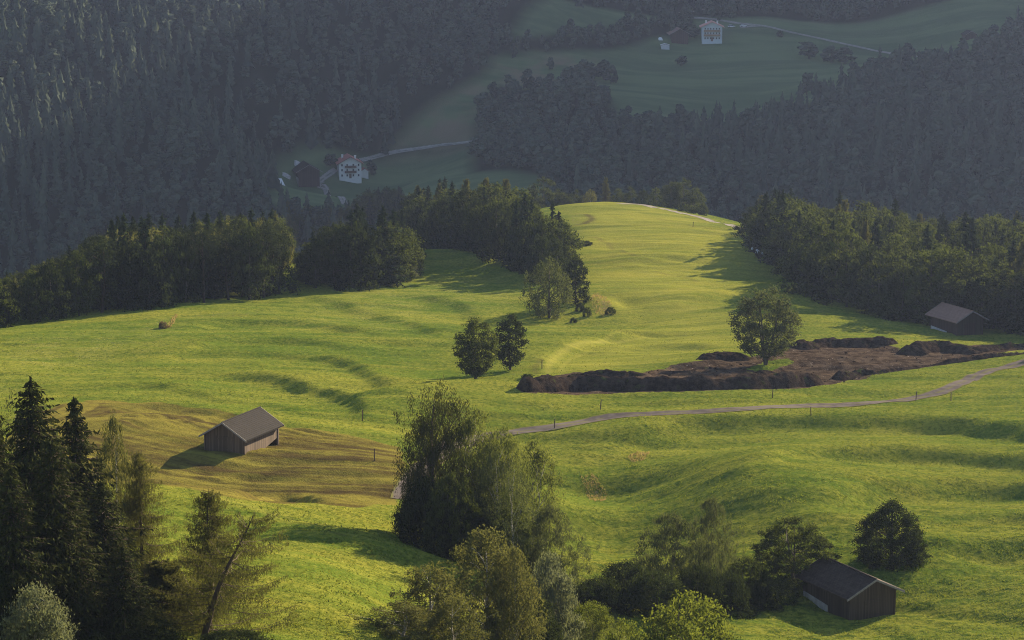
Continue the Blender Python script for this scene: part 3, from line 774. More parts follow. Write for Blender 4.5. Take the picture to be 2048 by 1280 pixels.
fill_wood([(2085,668),(2200,690),(2350,700),(2500,700)], [(0,50),(1,60)], [(2050,420),(2200,415),(2600,410)], 6.5, [(MIDB,.5),(MIDS,.5)], texts('the wood beyond the right hut'), 'trees beyond the right hut', 8, 18, 17)
# trees peeping over the back of the knoll
def tree_at(kind, px, py, top, halfw, label, group=None, Y=None, rz=None, name=None, cat=None):
    """one tree by the photo rows of its foot and top and its half width; Y when its foot is hidden"""
    g_ = hit(px, py) if Y is None else P(px, py, Y)
    if Y is not None: g_ = Vector((g_.x, g_.y, float(height(g_.x, g_.y))))
    rx, ry, rz_ = ray(px, top); h = max(.4, rz_/ry*g_.y - g_.z)
    return plant(kind, g_ - Vector((0,0,.1)), h, halfw*g_.y/FPX, label, group, rz, name=name, cat=cat)
for i, (k, px, top, hw, lb) in enumerate((
    (MIDB[2], 1088, 350, 27, 'tall leafy tree rising behind the left shoulder of the knoll'), (MIDB[1], 1065, 378, 18, 'lower leafy tree left of the tall knoll tree'),
    (MIDB[0], 1125, 380, 15, 'small round tree beside the tall knoll tree'), (MIDB[1], 1150, 377, 16, 'low wide tree behind the knoll crest'), (MIDW[0], 1180, 374, 14, 'small birch behind the knoll crest'),
    (MIDL[0], 1211, 353, 14, 'pointed yellow green tree above the knoll crest'), (MIDB[3], 1238, 372, 14, 'dull green tree right of the pointed one'), (MIDB[1], 1262, 370, 14, 'low tree behind the gravel path'),
    (MIDD[0], 1285, 377, 13, 'dark low tree behind the gravel path'), (MIDB[2], 1312, 372, 17, 'leafy tree left of the big knoll crowns'), (MIDB[0], 1342, 360, 22, 'big round tree behind the gravel path'),
    (MIDB[2], 1368, 353, 24, 'tallest tree behind the gravel path'), (MIDB[3], 1390, 370, 20, 'sunny tree at the end of the knoll row'))):
    tree_at(k, px, 402 if px < 1280 else 410, top, hw, lb, 'trees behind the knoll', Y=782 if px < 1330 else 762)
for px, py, top, hw, Y, lb in ((1400,430,405,16,742,'shrub below the last knoll tree'), (1375,424,408,16,748,'shrub under the big knoll trees'), (1330,412,398,14,765,'shrub behind the path bend'), (1500,462,442,8,684,'single bush at the corner of the right wood')):
    tree_at(BUSH[0], px, py, top, hw, lb, 'shrubs along the gravel path', Y=Y)

# ------------------------------------------------------------------ the far slope: one mass of forest per flank
def far_unit(kind, seed):
    """a whole tree one metre tall: ragged tiers for a conifer, leafy puffs with loose sprays for a broadleaf"""
    r = np.random.default_rng(seed); mb = MB()
    if kind == 'conifer':
        tiers, seg = 6, 9
        for k in range(tiers):
            z0 = .07 + .86*(k/tiers)**.92; z1 = min(1., z0 + .34*(1 - .45*k/tiers)); rad = .185*(1 - z0)**.8 + .012
            th = np.linspace(0, 6.283, seg, endpoint=False) + r.random()*2
            rr = rad*(.72 + .5*r.random(seg)); zz = z0 + .05*r.normal(size=seg)
            out = np.stack([rr*np.cos(th), rr*np.sin(th), zz], 1); mid = np.stack([rr*.45*np.cos(th+.2), rr*.45*np.sin(th+.2), z0 + (z1-z0)*.42 + 0*th], 1)
            top = np.stack([.006*np.cos(th), .006*np.sin(th), z1 + 0*th], 1)
            V = np.concatenate([out, mid, top]); i = np.arange(seg); j = (i+1) % seg
            mb.add(V, np.concatenate([np.stack([i, j, seg+j, seg+i], 1), np.stack([seg+i, seg+j, 2*seg+j, 2*seg+i], 1)]), np.concatenate([np.full(seg, .30 + .06*k), np.full(seg, .24 + .06*k), np.full(seg, .36 + .06*k)]))
    else:
        n = 9
        for q in range(n):
            t = (q + r.random())/n; th = r.random()*6.283; R_ = .24*math.sqrt(max(.05, 1 - (2*t-.9)**2*.9))*(.35 + .6*r.random())
            c = np.array([R_*math.cos(th), R_*math.sin(th), .20 + .66*t]); pr_ = .115 + .05*r.random(); seg = 7
            rows = []
            for lat in (-.9, -.3, .35, .95, 1.5):
                a_ = np.linspace(0, 6.283, seg, endpoint=False) + lat; k_ = pr_*(1 + .28*r.normal(size=seg))
                rows.append(c + np.stack([k_*math.cos(lat)*np.cos(a_), k_*math.cos(lat)*np.sin(a_), k_*.9*math.sin(lat)], 1))
            V = np.concatenate(rows); i = np.arange(seg); j = (i+1) % seg; tone = .45 + .16*r.normal()
            mb.add(V, np.concatenate([np.stack([w*seg+i, w*seg+j, (w+1)*seg+j, (w+1)*seg+i], 1) for w in range(4)]), np.clip(tone + .05*r.normal(size=len(V)), 0, 1))
            dn = unit(r.normal(size=(7, 3))); leaves(mb, c + dn*pr_*1.08, .085, .05, None, 1., np.full(7, np.clip(tone+.05, 0, 1)), r)
    V = np.concatenate(mb.V); return V, np.concatenate(mb.T), np.concatenate(mb.F)
UNITS = {'c': [far_unit('conifer', 300+i) for i in range(5)], 'b': [far_unit('leafy', 320+i) for i in range(6)]}
def far_mesh(name, trees, label):
    Vs, Ts, Fs, nv = [], [], [], 0
    for x, y, z, h, w, k, tn in trees:
        V, T, Fq = UNITS[k][rng.integers(len(UNITS[k]))]
        a = rng.random()*6.283; ca, sa = math.cos(a), math.sin(a)
        Q_ = np.stack([(V[:,0]*ca - V[:,1]*sa)*h*w, (V[:,0]*sa + V[:,1]*ca)*h*w, V[:,2]*h], 1) + [x, y, z-.3]
        Vs.append(Q_); Ts.append(np.clip(T + tn, 0, 1)); Fs.append(Fq + nv); nv += len(V)
    V = np.concatenate(Vs); mb = MB(); mb.add(V, np.concatenate(Fs), np.concatenate(Ts))
    return tag(link(name, mb.mesh(name, F_FAR)), label, 'forest', kind='stuff')
NP_ = 30000
cu_ = rng.uniform(-.245, .245, NP_); cy_ = rng.uniform(985, 1660, NP_); cx_ = cu_*cy_
order = np.arange(NP_); cz_ = height(cx_, cy_); cpx, cpy = project(cx_, cy_, cz_)
ok = cpy > -120
for p in MEAD_FAR:
    ok &= ~in_poly(p, cx_ + 9*vnoise(cx_/17, cy_/17), cy_ + 16*vnoise(cx_/21 + 9, cy_/21))
instrip = np.zeros(NP_, bool)
for p in STRIP: instrip |= in_poly(p, cx_, cy_)
ok |= instrip
conif = vnoise(cx_/55 + 7, cy_/55) + np.where(cpx < 800, .25, -.38)
cell, left_wood, mid_wood, right_wood = {}, [], [], []
for i in np.nonzero(ok)[0]:
    x, y = cx_[i], cy_[i]
    gap = 5.4 if not instrip[i] else 4.6
    key = (int(x//6), int(y//6))
    if any((x-a)**2 + (y-b)**2 < gap*gap for dx in (-1,0,1) for dy in (-1,0,1) for a, b in cell.get((key[0]+dx, key[1]+dy), ())): continue
    cell.setdefault(key, []).append((x, y))
    con = rng.normal()*.5 + conif[i] > .15
    h = rng.uniform(10, 20) if con else rng.uniform(7, 14.5); pt = float(vnoise(np.array([x/38.]), np.array([y/38.]))[0])
    if instrip[i]: h *= .72; con = False
    t = (x, y, cz_[i], h, rng.uniform(.85, 1.25), 'c' if con else 'b', .16*rng.normal() + .14*pt)
    (left_wood if cpx[i] < 760 + (300-cpy[i])*.7 and not instrip[i] else right_wood if cpx[i] > 1230 else mid_wood).append(t)
far_mesh('forest', left_wood, 'dim bluish forest covering the steep far slope on the left')
far_mesh('forest', mid_wood, 'dim leafy forest below and between the far hay meadows')
far_mesh('forest', right_wood, 'dim forest covering the far slope below the white farmhouse')
print('FAR', len(left_wood), len(mid_wood), len(right_wood))

# ------------------------------------------------------------------ single trees on the meadow
LONE = [Kind('broadleaf_tree', GBM(s, h, rd, pf, z, nc, per, lf, .6, sp, limbs=16, trunk_r=tr, wild=w, shell=.35, fork=fk), h, rd, fm, B_GREY)
        for s, h, rd, pf, z, nc, per, lf, sp, tr, w, fk, fm in (
        (401, 9.5, 3.4, 'round', .10, 230, 54, .30, .52, .22, .40, 1, F_BROAD),
        (402, 9.0, 2.3, 'oval', .10, 130, 46, .30, .48, .16, .55, 1, F_DARK),
        (403, 12.5, 5.2, 'round', .12, 320, 56, .30, .62, .30, .30, 3, F_WILLOW),
        (404, 9.5, 3.0, 'egg', .06, 150, 46, .32, .55, .2, .5, 1, F_DARK))]
W_BIG = Kind('birch', GBM(405, 12, 3.6, 'oval', .06, 240, 46, .28, .45, .55, hang=.9, limbs=14, trunk_r=.2, wild=.4), 12, 3.6, F_WILLOW, B_GREY)
tree_at(LONE[0], 952, 757, 632, 46, 'round green tree, left of the two standing together in mid meadow')
tree_at(LONE[1], 1021, 740, 622, 35, 'narrow dark tree, right of the two standing together in mid meadow', rz=.6)
tree_at(W_BIG, 1098, 636, 504, 47, 'grey green weeping birch in front of the knoll wood')
tree_at(LONE[3], 1152, 606, 497, 27, 'dark tree on the grassy mound right of the weeping birch', rz=2.)
tree_at(MIDD[0], 1110, 570, 470, 26, 'dark tree between the knoll wood and the weeping birch')
tree_at(MIDB[3], 1135, 560, 484, 18, 'pale leafy tree at the lower tip of the knoll wood')
tree_at(MIDD[1], 1080, 565, 452, 32, 'broad dark tree at the front of the knoll wood tip')
tree_at(MIDS[1], 1105, 545, 402, 24, 'tall pointed spruce at the right edge of the knoll wood')
tree_at(LONE[2], 1531, 730, 566, 72, 'large loose crowned tree standing in the dug up soil', rz=.8)
for px, py, top, hw, k, lb in ((1160,622,604,9,1,'low dark shrub on the grassy mound'), (1175,632,612,8,0,'low green shrub at the foot of the mound'), (1222,628,612,10,0,'shrub at the right end of the mound'), (1147,645,634,7,1,'tiny shrub below the weeping birch'),
                               (1150,487,479,15,1,'flat dark brush heap on the upper meadow'), (1172,489,481,12,1,'dark brush heap beside the flat one'), 
                               (1055,757,746,12,1,'low weeds beside the soil bank end'), (765,568,550,12,2,'grey shrub at the foot of the dark grove'), (800,562,530,20,0,'leafy shrub at the right foot of the dark grove'), (822,556,528,16,2,'sunny shrub at the corner of the dark grove')):
    tree_at(BUSH[k], px, py, top, hw, lb)
BRB = Kind('bush', GBM(195, 3, 2., 'dome', .0, 60, 40, .34, .6, .5, limbs=5, trunk_r=.06, fork=3, wild=.8), 3, 2., F_BROWN, B_BROWN, 'bush', 'stems')
tree_at(BRB, 326, 656, 641, 9, 'withered brown shrub alone on the left meadow')

# dry grass clump by the brown shrub
def grass_clump(name, pix, n, h, label, mat, spread=.0, lf=.05):
    r = np.random.default_rng(len(label)); poly = ground_poly(pix); p = np.array(poly); lo, hi = p.min(0), p.max(0)
    x, y = r.uniform(lo[0], hi[0], n*3), r.uniform(lo[1], hi[1], n*3); k = in_poly(poly, x, y); x, y = x[k][:n], y[k][:n]
    hh = h*(.5 + .7*r.random(len(x)))*(.6 + .5*vnoise(x/1.5, y/1.5)**2)
    c = np.stack([x, y, height(x, y) + hh*.42], 1); mb = MB()
    leaves(mb, c, h, lf, np.array([0,0,2.2]), .6, None, r)
    return tag(link(name, mb.mesh(name, mat)), label, 'grass', kind='stuff')
F_DRY = foliage('dry_grass', (.10,.072,.030), (.22,.165,.075), .3, .1)
grass_clump('dry_grass', [(333,655),(338,645),(350,630),(356,630),(348,648),(340,657)], 260, .45, 'strip of dry straw coloured grass by the brown shrub', F_DRY, lf=.10)
grass_clump('dry_grass', [(1160,955),(1185,948),(1200,965),(1215,985),(1210,1003),(1190,1003),(1170,980)], 700, .28, 'bleached dry grass patch on the right hand slope', F_DRY, lf=.07)
grass_clump('dry_grass', [(1256,915),(1275,905),(1300,906),(1290,920),(1265,926)], 350, .45, 'small bleached grass patch higher on the slope', F_DRY, lf=.07)
grass_clump('dry_grass', [(1183,588),(1200,586),(1222,606),(1234,624),(1205,634),(1185,622)], 500, .5, 'dry grass on the side of the mound', F_DRY, lf=.09)

# standing meadow grass: blade tufts over the lit slopes, thinner with distance
F_GRASS = foliage('meadow_grass', (.040,.062,.008), (.140,.150,.022), .25, .0)
def meadow_grass(n):
    r = np.random.default_rng(77)
    px, py = r.uniform(-30, 2080, n), 440 + 860*r.random(n)**.8
    # march all sight lines at once to spread tufts evenly over the visible slopes
    rx, ry, rz_ = ray(px, py); Ys = np.concatenate([np.arange(176, 330, 1.2), np.arange(330, 780, 2.5)])
    best = np.full(n, -1.)
    for y in Ys:
        m = best < 0
        if not m.any(): break
        hgt = height(rx[m]/ry[m]*y, np.full(m.sum(), y)); under = rz_[m]/ry[m]*y < hgt
        k = np.nonzero(m)[0][under]; best[k] = y
    k = best > 178; y = best[k] + r.uniform(-2, 2, k.sum()); x = (rx/ry)[k]*y
    def at(A):
        i = np.clip(np.searchsorted(GU, x/y) - 1, 0, len(GU)-1); j = np.clip(np.searchsorted(GY, y) - 1, 0, len(GY)-1); return A[j, i]
    keep = (y < 500 - 110*r.random(len(y))) & (at(soil) < .35) & (at(brown) < .3) & (np.abs(at(track)) < .4)
    for rd in ROADS: keep &= line_dist(rd, x, y)[0] > 2.0
    x, y = x[keep], y[keep]
    cl = vnoise(x/2.3, y/1.3) + .6*vnoise(x/.8, y/.7)
    s_ = .16 + .10*np.clip(cl, -.6, 1) + y/5000
    tone = np.clip(.48 + .22*at(mown) + .28*vnoise(x/14, y/5) + .10*r.normal(size=len(x)) - .12*at(tuft_shade)*np.clip(cl, 0, 1), 0, 1)
    c = np.stack([x, y, height(x, y) + s_*.30], 1); mb = MB()
    leaves(mb, c, s_*1.3, s_*.34, np.array([0,0,1.3]), .8, tone, r)
    return tag(link('grass', mb.mesh('grass', F_GRASS)), 'short yellow green grass standing on the sunlit meadow slopes', 'grass', kind='stuff')
meadow_grass(110000)

# ------------------------------------------------------------------ near trees
SPR = [Kind('spruce', grow_spruce(501, 22, 4.6, .36, 8, 18, .50, .13, .36, .03, .32, .72, .22, .9), 22, 4.6, F_SPRUCE_NEAR, B_BROWN),
       Kind('spruce', grow_spruce(502, 18, 3.6, .36, 8, 16, .48, .13, .38, .03, .26, .74, .24, .9), 18, 3.6, F_SPRUCE_NEAR, B_BROWN)]
LAR = [Kind('larch', grow_larch(511, 17, 4.6, .42, 4.0, 1.05, .22, .04, 31, .20, 0, .12, .16, .72), 17, 4.6, F_LARCH, B_BROWN),
       Kind('larch', grow_larch(512, 15, 5.4, .80, 3.0, .8, .22, .04, 38, .22, .22, .14, .28, .45), 15, 5.4, F_LARCH, B_BROWN),
       Kind('larch', grow_larch(513, 17, 3.4, .42, 5.0, 1.1, .30, .06, 52, .24, 0, .22, .05, .5), 17, 3.4, F_LARCH, B_BROWN),
       Kind('larch', GBM(514, 17, 3.6, 'dome', .30, 260, 80, .28, .24, .60, hang=1.3, limbs=30, trunk_r=.26, wild=.9, shell=.12), 17, 3.6, F_LARCH_DARK, B_BROWN)]
BIR = [Kind('birch', GBM(521, 14, 3.6, 'oval', .08, 260, 56, .25, .55, .62, hang=.8, limbs=22, trunk_r=.17, wild=.6, shell=.3), 14, 3.6, F_BIRCH, B_WHITE),
       Kind('birch', GBM(522, 12, 3.0, 'egg', .04, 220, 56, .25, .55, .55, hang=.6, limbs=18, trunk_r=.14, wild=.6, shell=.3), 12, 3.0, F_BIRCH, B_WHITE),
       Kind('birch', GBM(523, 14, 3.2, 'oval', .22, 130, 40, .22, .5, .7, hang=.3, limbs=14, trunk_r=.13, wild=.7, shell=.15), 14, 3.2, F_WILLOW, B_WHITE)]
ASH = [Kind('broadleaf_tree', GBM(531, 12, 4.2, 'round', .12, 280, 58, .25, .45, .60, limbs=34, trunk_r=.16, wild=.7, shell=.15, fork=2, up=.3), 12, 4.2, F_OLIVE, B_PALE)]
NBR = [Kind('broadleaf_tree', GBM(541, 9, 4.2, 'dome', .03, 300, 80, .22, .62, .42, limbs=18, trunk_r=.2, wild=.45, shell=.35, fork=2), 9, 4.2, F_BROAD, B_GREY),
       Kind('broadleaf_tree', GBM(542, 8.5, 3.6, 'egg', .0, 380, 66, .22, .62, .5, limbs=14, trunk_r=.2, wild=.18, shell=.5), 8.5, 3.6, F_DARK, B_GREY)]
NBU = [Kind('shrub', GBM(551, 6, 3.6, 'dome', .0, 260, 60, .22, .6, .5, limbs=14, trunk_r=.1, wild=.5, fork=3), 6, 3.6, F_DARK, B_GREY, 'shrub', 'stems'),
       Kind('shrub', GBM(552, 6, 3.8, 'dome', .0, 200, 74, .22, .6, .62, limbs=14, trunk_r=.1, wild=1.0, fork=3), 6, 3.8, F_BRIGHT, B_GREY, 'shrub', 'stems'),
       Kind('shrub', GBM(553, 7, 2.6, 'egg', .0, 260, 60, .24, .38, .45, limbs=16, trunk_r=.07, wild=.5, fork=4, up=.9), 7, 2.6, F_GREY, B_PALE, 'shrub', 'stems'),
       Kind('shrub', GBM(554, 9, 4.6, 'dome', .0, 380, 62, .24, .34, .5, limbs=26, trunk_r=.08, wild=.7, fork=5, up=1.2, shell=.15), 9, 4.6, F_WILLOW, B_GREY, 'shrub', 'stems')]
# lower left corner
tree_at(SPR[0], 85, 1420, 752, 165, 'tallest dark spruce in the lower left corner', Y=190, rz=.4)
tree_at(SPR[1], 168, 1400, 792, 130, 'second dark spruce, just right of the tallest one', Y=196, rz=2.2)
tree_at(SPR[0], 5, 1420, 800, 120, 'dark spruce cut by the left frame edge', Y=182, rz=3.7)
tree_at(SPR[1], 215, 1420, 960, 110, 'shorter dark spruce in front of the hanging larch', Y=186, rz=1.1)
tree_at(SPR[0], 120, 1420, 870, 140, 'dark spruce standing close in front of the two tallest ones', Y=180, rz=5.)
tree_at(SPR[1], 40, 1420, 930, 120, 'low dark spruce by the left frame edge', Y=176, rz=3.)
tree_at(SPR[1], 255, 1420, 1090, 85, 'lowest dark spruce at the foot of the larches', Y=180, rz=.5)
tree_at(BIR[2], 40, 1300, 758, 55, 'sparse brownish tree top left of the tallest spruce', Y=206)
tree_at(BIR[2], 105, 1300, 775, 45, 'sparse drooping tree top behind the tallest spruce', Y=208, rz=1.)
tree_at(BIR[0], 238, 1230, 808, 44, 'thin drooping birch top between spruces and wooden hut', Y=214, rz=2.)
tree_at(LAR[0], 290, 1330, 898, 112, 'open larch with hanging twigs right of the spruces', Y=200, rz=.9)
tree_at(LAR[0], 425, 1370, 975, 120, 'upright larch with thin crown on the near slope', Y=194, rz=2.6)
tree_at(LAR[1], 405, 1420, 1030, 185, 'leaning larch with long level branches', Y=184, rz=0.)
tree_at(LAR[2], 330, 1400, 1120, 95, 'low dense larch between the two open ones', Y=188, rz=1.)
tree_at(NBU[2], 75, 1400, 1160, 78, 'silvery grey shrub in the bottom left corner', Y=172)
tree_at(NBU[0], 5, 1400, 1130, 60, 'dim bluish bush beside the silvery shrub', Y=174)
tree_at(NBU[0], 290, 1400, 1235, 90, 'dark bush at the foot of the larches', Y=180)
tree_at(NBU[0], 470, 1400, 1262, 90, 'low dark bush under the leaning larch', Y=180, rz=2)
# gully in the middle
tree_at(LAR[3], 882, 1115, 742, 84, 'tall drooping larch at the head of the wooded gully', rz=.3, Y=262)
tree_at(LAR[3], 858, 1110, 806, 52, 'shorter drooping larch left of the tall one', Y=259, rz=3.)
tree_at(ASH[0], 955, 1130, 808, 72, 'open leafy tree with pale stems right of the tall larch', Y=262, rz=.4)
tree_at(ASH[0], 1065, 1110, 872, 66, 'thin crowned tree at the right of the gully group', Y=268, rz=2.4)
tree_at(BIR[2], 985, 1140, 880, 55, 'slender birch with white stem inside the gully group', Y=256, rz=1.)
tree_at(BIR[2], 1035, 1150, 900, 50, 'slender birch with long bare stem at the gully group edge', Y=250, rz=3.)
tree_at(NBU[0], 862, 1108, 945, 66, 'black green bush filling the left foot of the gully group', Y=256)
tree_at(NBU[0], 832, 1095, 988, 50, 'dark bush in front of the lane bend', Y=262, rz=1.)
tree_at(NBR[0], 905, 1120, 940, 60, 'leafy bush at the front of the gully group', Y=252, rz=1.7)
tree_at(NBR[0], 1010, 1140, 980, 62, 'olive leafy bush among the pale stems of the gully group', Y=253, rz=.2)
tree_at(ASH[0], 1010, 1120, 845, 60, 'leafy tree crown in the middle of the gully group', Y=259, rz=4.)
tree_at(NBU[0], 930, 1130, 985, 80, 'dark undergrowth bush below the open leafy tree', Y=254, rz=2.)
tree_at(NBU[3], 1100, 1160, 1000, 62, 'loose twiggy shrub on the right flank of the gully', Y=252)
tree_at(BIR[0], 965, 1330, 1040, 105, 'large pale birch at bottom centre', Y=218, rz=.5)
tree_at(BIR[0], 1030, 1340, 1075, 62, 'golden green birch right of the large pale one', Y=216, rz=2.5)
tree_at(BIR[1], 860, 1360, 1112, 72, 'rounded pale birch at bottom left of the centre group', Y=208, rz=1.2)
tree_at(BIR[1], 805, 1390, 1195, 70, 'lowest small birch of the centre group', Y=202, rz=2.9)
tree_at(BIR[1], 910, 1390, 1180, 62, 'small birch in front of the rounded pale one', Y=203, rz=.3)
tree_at(NBU[2], 1100, 1290, 1095, 62, 'greyish leafy shrub right of the golden birch', Y=232)
tree_at(NBU[0], 1060, 1320, 1180, 66, 'dark bush under the greyish shrub', Y=224, rz=1.5)
# bottom right
tree_at(NBU[3], 1340, 1195, 1018, 82, 'feathery grey green willow on the right slope', Y=262)
tree_at(NBU[3], 1420, 1150, 985, 48, 'tall thin willow shoots right of the feathery willow', Y=266, rz=2.)
tree_at(NBU[0], 1250, 1235, 1120, 66, 'black bush left of the feathery willow', Y=250)
tree_at(NBU[0], 1200, 1245, 1150, 56, 'low black bush beside the gully birches', Y=246, rz=2.)
tree_at(NBU[0], 1310, 1260, 1140, 70, 'dark bush in front of the feathery willow', Y=246, rz=.8)
tree_at(NBU[0], 1450, 1245, 1140, 60, 'dark bush between willow and wooden hut', Y=252, rz=3.)
tree_at(NBU[0], 1530, 1235, 1150, 62, 'dark bush left of the near hut', Y=256, rz=1.)
tree_at(NBU[0], 1150, 1250, 1165, 46, 'black bush at the left end of the dark thicket', Y=244, rz=2.6)
tree_at(NBU[0], 1395, 1240, 1125, 58, 'dark bush right behind the bright sunlit shrub', Y=250, rz=4.)
tree_at(NBR[0], 1490, 1240, 1110, 52, 'leafy dark bush between thicket and broad tree', Y=256, rz=5.)
tree_at(NBR[0], 1585, 1222, 1030, 88, 'broad leafy tree behind the near hut', Y=263, rz=.9)
tree_at(NBR[1], 1782, 1140, 996, 72, 'dense round dark tree right of the near hut', Y=268)
tree_at(NBU[1], 1385, 1400, 1180, 112, 'bright sunlit green shrub at the bottom edge', Y=216)
tree_at(NBU[1], 1250, 1400, 1232, 58, 'small bright shrub left of the bright sunlit one', Y=212, rz=2.)
tree_at(NBU[1], 1185, 1250, 1200, 46, 'low light green shrub in front of the black bushes', Y=236, rz=1.)
grass_clump('tall_grass', [(1085,1275),(1090,1240),(1150,1225),(1230,1235),(1260,1262),(1250,1300),(1090,1300)], 6000, 1.1, 'rank tall grass in the gully below the black bushes', F_REED, lf=.035)

# ------------------------------------------------------------------ far trees one can tell apart
def far_kind(name, k, i): 
    V, T, Fq = UNITS[k][i]; 
    mb = MB(); mb.add(V, Fq, T); wd = MB(); wd.tube([(0,0,-.05),(0,0,.35),(.01,0,.7)], [.022,.018,.006], 5)
    o = Kind.__new__(Kind); o.name, o.h, o.rad, o.cat, o.wname = name, 1., .3, 'tree', 'trunk'; o.crown = mb.mesh(name+'_far_crown', F_FAR); o.wood = wd.mesh(name+'_far_trunk', B_GREY); return o
FB = [far_kind('broadleaf_tree', 'b', i) for i in range(4)]; FC = [far_kind('spruce', 'c', 0)]
for px, py, top, hw, lb in ((957,140,72,19,'tall pale tree at the tip of the far brown meadow'), (1613,190,141,15,'single pale tree on the rim of the far right forest'), (1102,140,112,9,'lone bush on the far hay meadow'),
                            (1165,165,116,16,'left tree of the clump on the far meadow'), (1185,160,124,14,'middle tree of the clump on the far meadow'), (1208,160,118,18,'right tree of the clump on the far meadow'), (1222,168,126,14,'outer right tree of the clump on the far meadow'),
                            (1618,118,82,22,'dark round tree below the far lane'), (1662,125,88,19,'dark tree right of the round one below the lane'), (1690,128,92,20,'third dark tree below the far lane'), (1362,132,110,14,'low shrubby tree on the far meadow slope'),
                            (1560,75,60,8,'small bush under the far lane'), (1378,55,30,9,'small tree left of the white farmhouse'), (1388,76,46,12,'leafy tree between farmhouse and brown barn'), (1503,24,2,8,'small tree beside the upper lane'), (1440,42,30,5,'bush behind the white farmhouse roof'),
                            (742,348,318,8,'dark tree right of the lower farmhouse'), (748,352,326,8,'second dark tree right of the lower farmhouse'), (660,332,305,14,'tree behind the lower farmhouse'), (1925,98,74,10,'tree below the lonely far barn'), (1960,105,80,12,'bush right of the lonely far barn')):
    tree_at(FB[hash(lb) % 4 if False else len(lb) % 4], px, py, top, hw, lb, Y=None)

# ------------------------------------------------------------------ buildings
WOOD_DARK = boards('dark_boards', (.026,.018,.012), (.074,.053,.038)); WOOD_GREY = boards('weathered_boards', (.036,.025,.017), (.125,.088,.062)); WOOD_RED = boards('brown_red_boards', (.030,.016,.013), (.070,.040,.030))
TILE_DARK = tiles('dark_slates', (.008,.007,.0065), (.019,.016,.015)); TILE_MID = tiles('grey_brown_slates', (.020,.014,.011), (.078,.056,.044)); TILE_BROWN = tiles('brown_tiles', (.15,.09,.07), (.25,.155,.12)); TILE_RED = tiles('red_tiles', (.23,.085,.065), (.34,.14,.11)); TILE_PINK = tiles('pink_tiles', (.42,.20,.16), (.55,.28,.23))
CONC = plain('concrete', (.32,.30,.28), .9, .2, 1.5); TRIM = plain('grey_board_edge', (.17,.15,.14), .8, .2); PLAST = plain('white_plaster', (.55,.53,.50), .9, .04, 1.); PLASTB = plain('bluish_plaster', (.36,.40,.44), .9, .04, 1.)
GLASS = plain('dark_window_glass', (.03,.035,.04), .15, .1, spec=.6); BALC = plain('brown_balcony_wood', (.10,.058,.040), .8, .2); BALCY = plain('ochre_balcony_wood', (.21,.14,.09), .8, .2); WHITE = plain('white_sheet', (.55,.55,.55), .6, .06); RUBBER = plain('black_rubber', (.02,.02,.02), .8, .1)
METAL = plain('grey_metal', (.35,.36,.38), .5, .1)

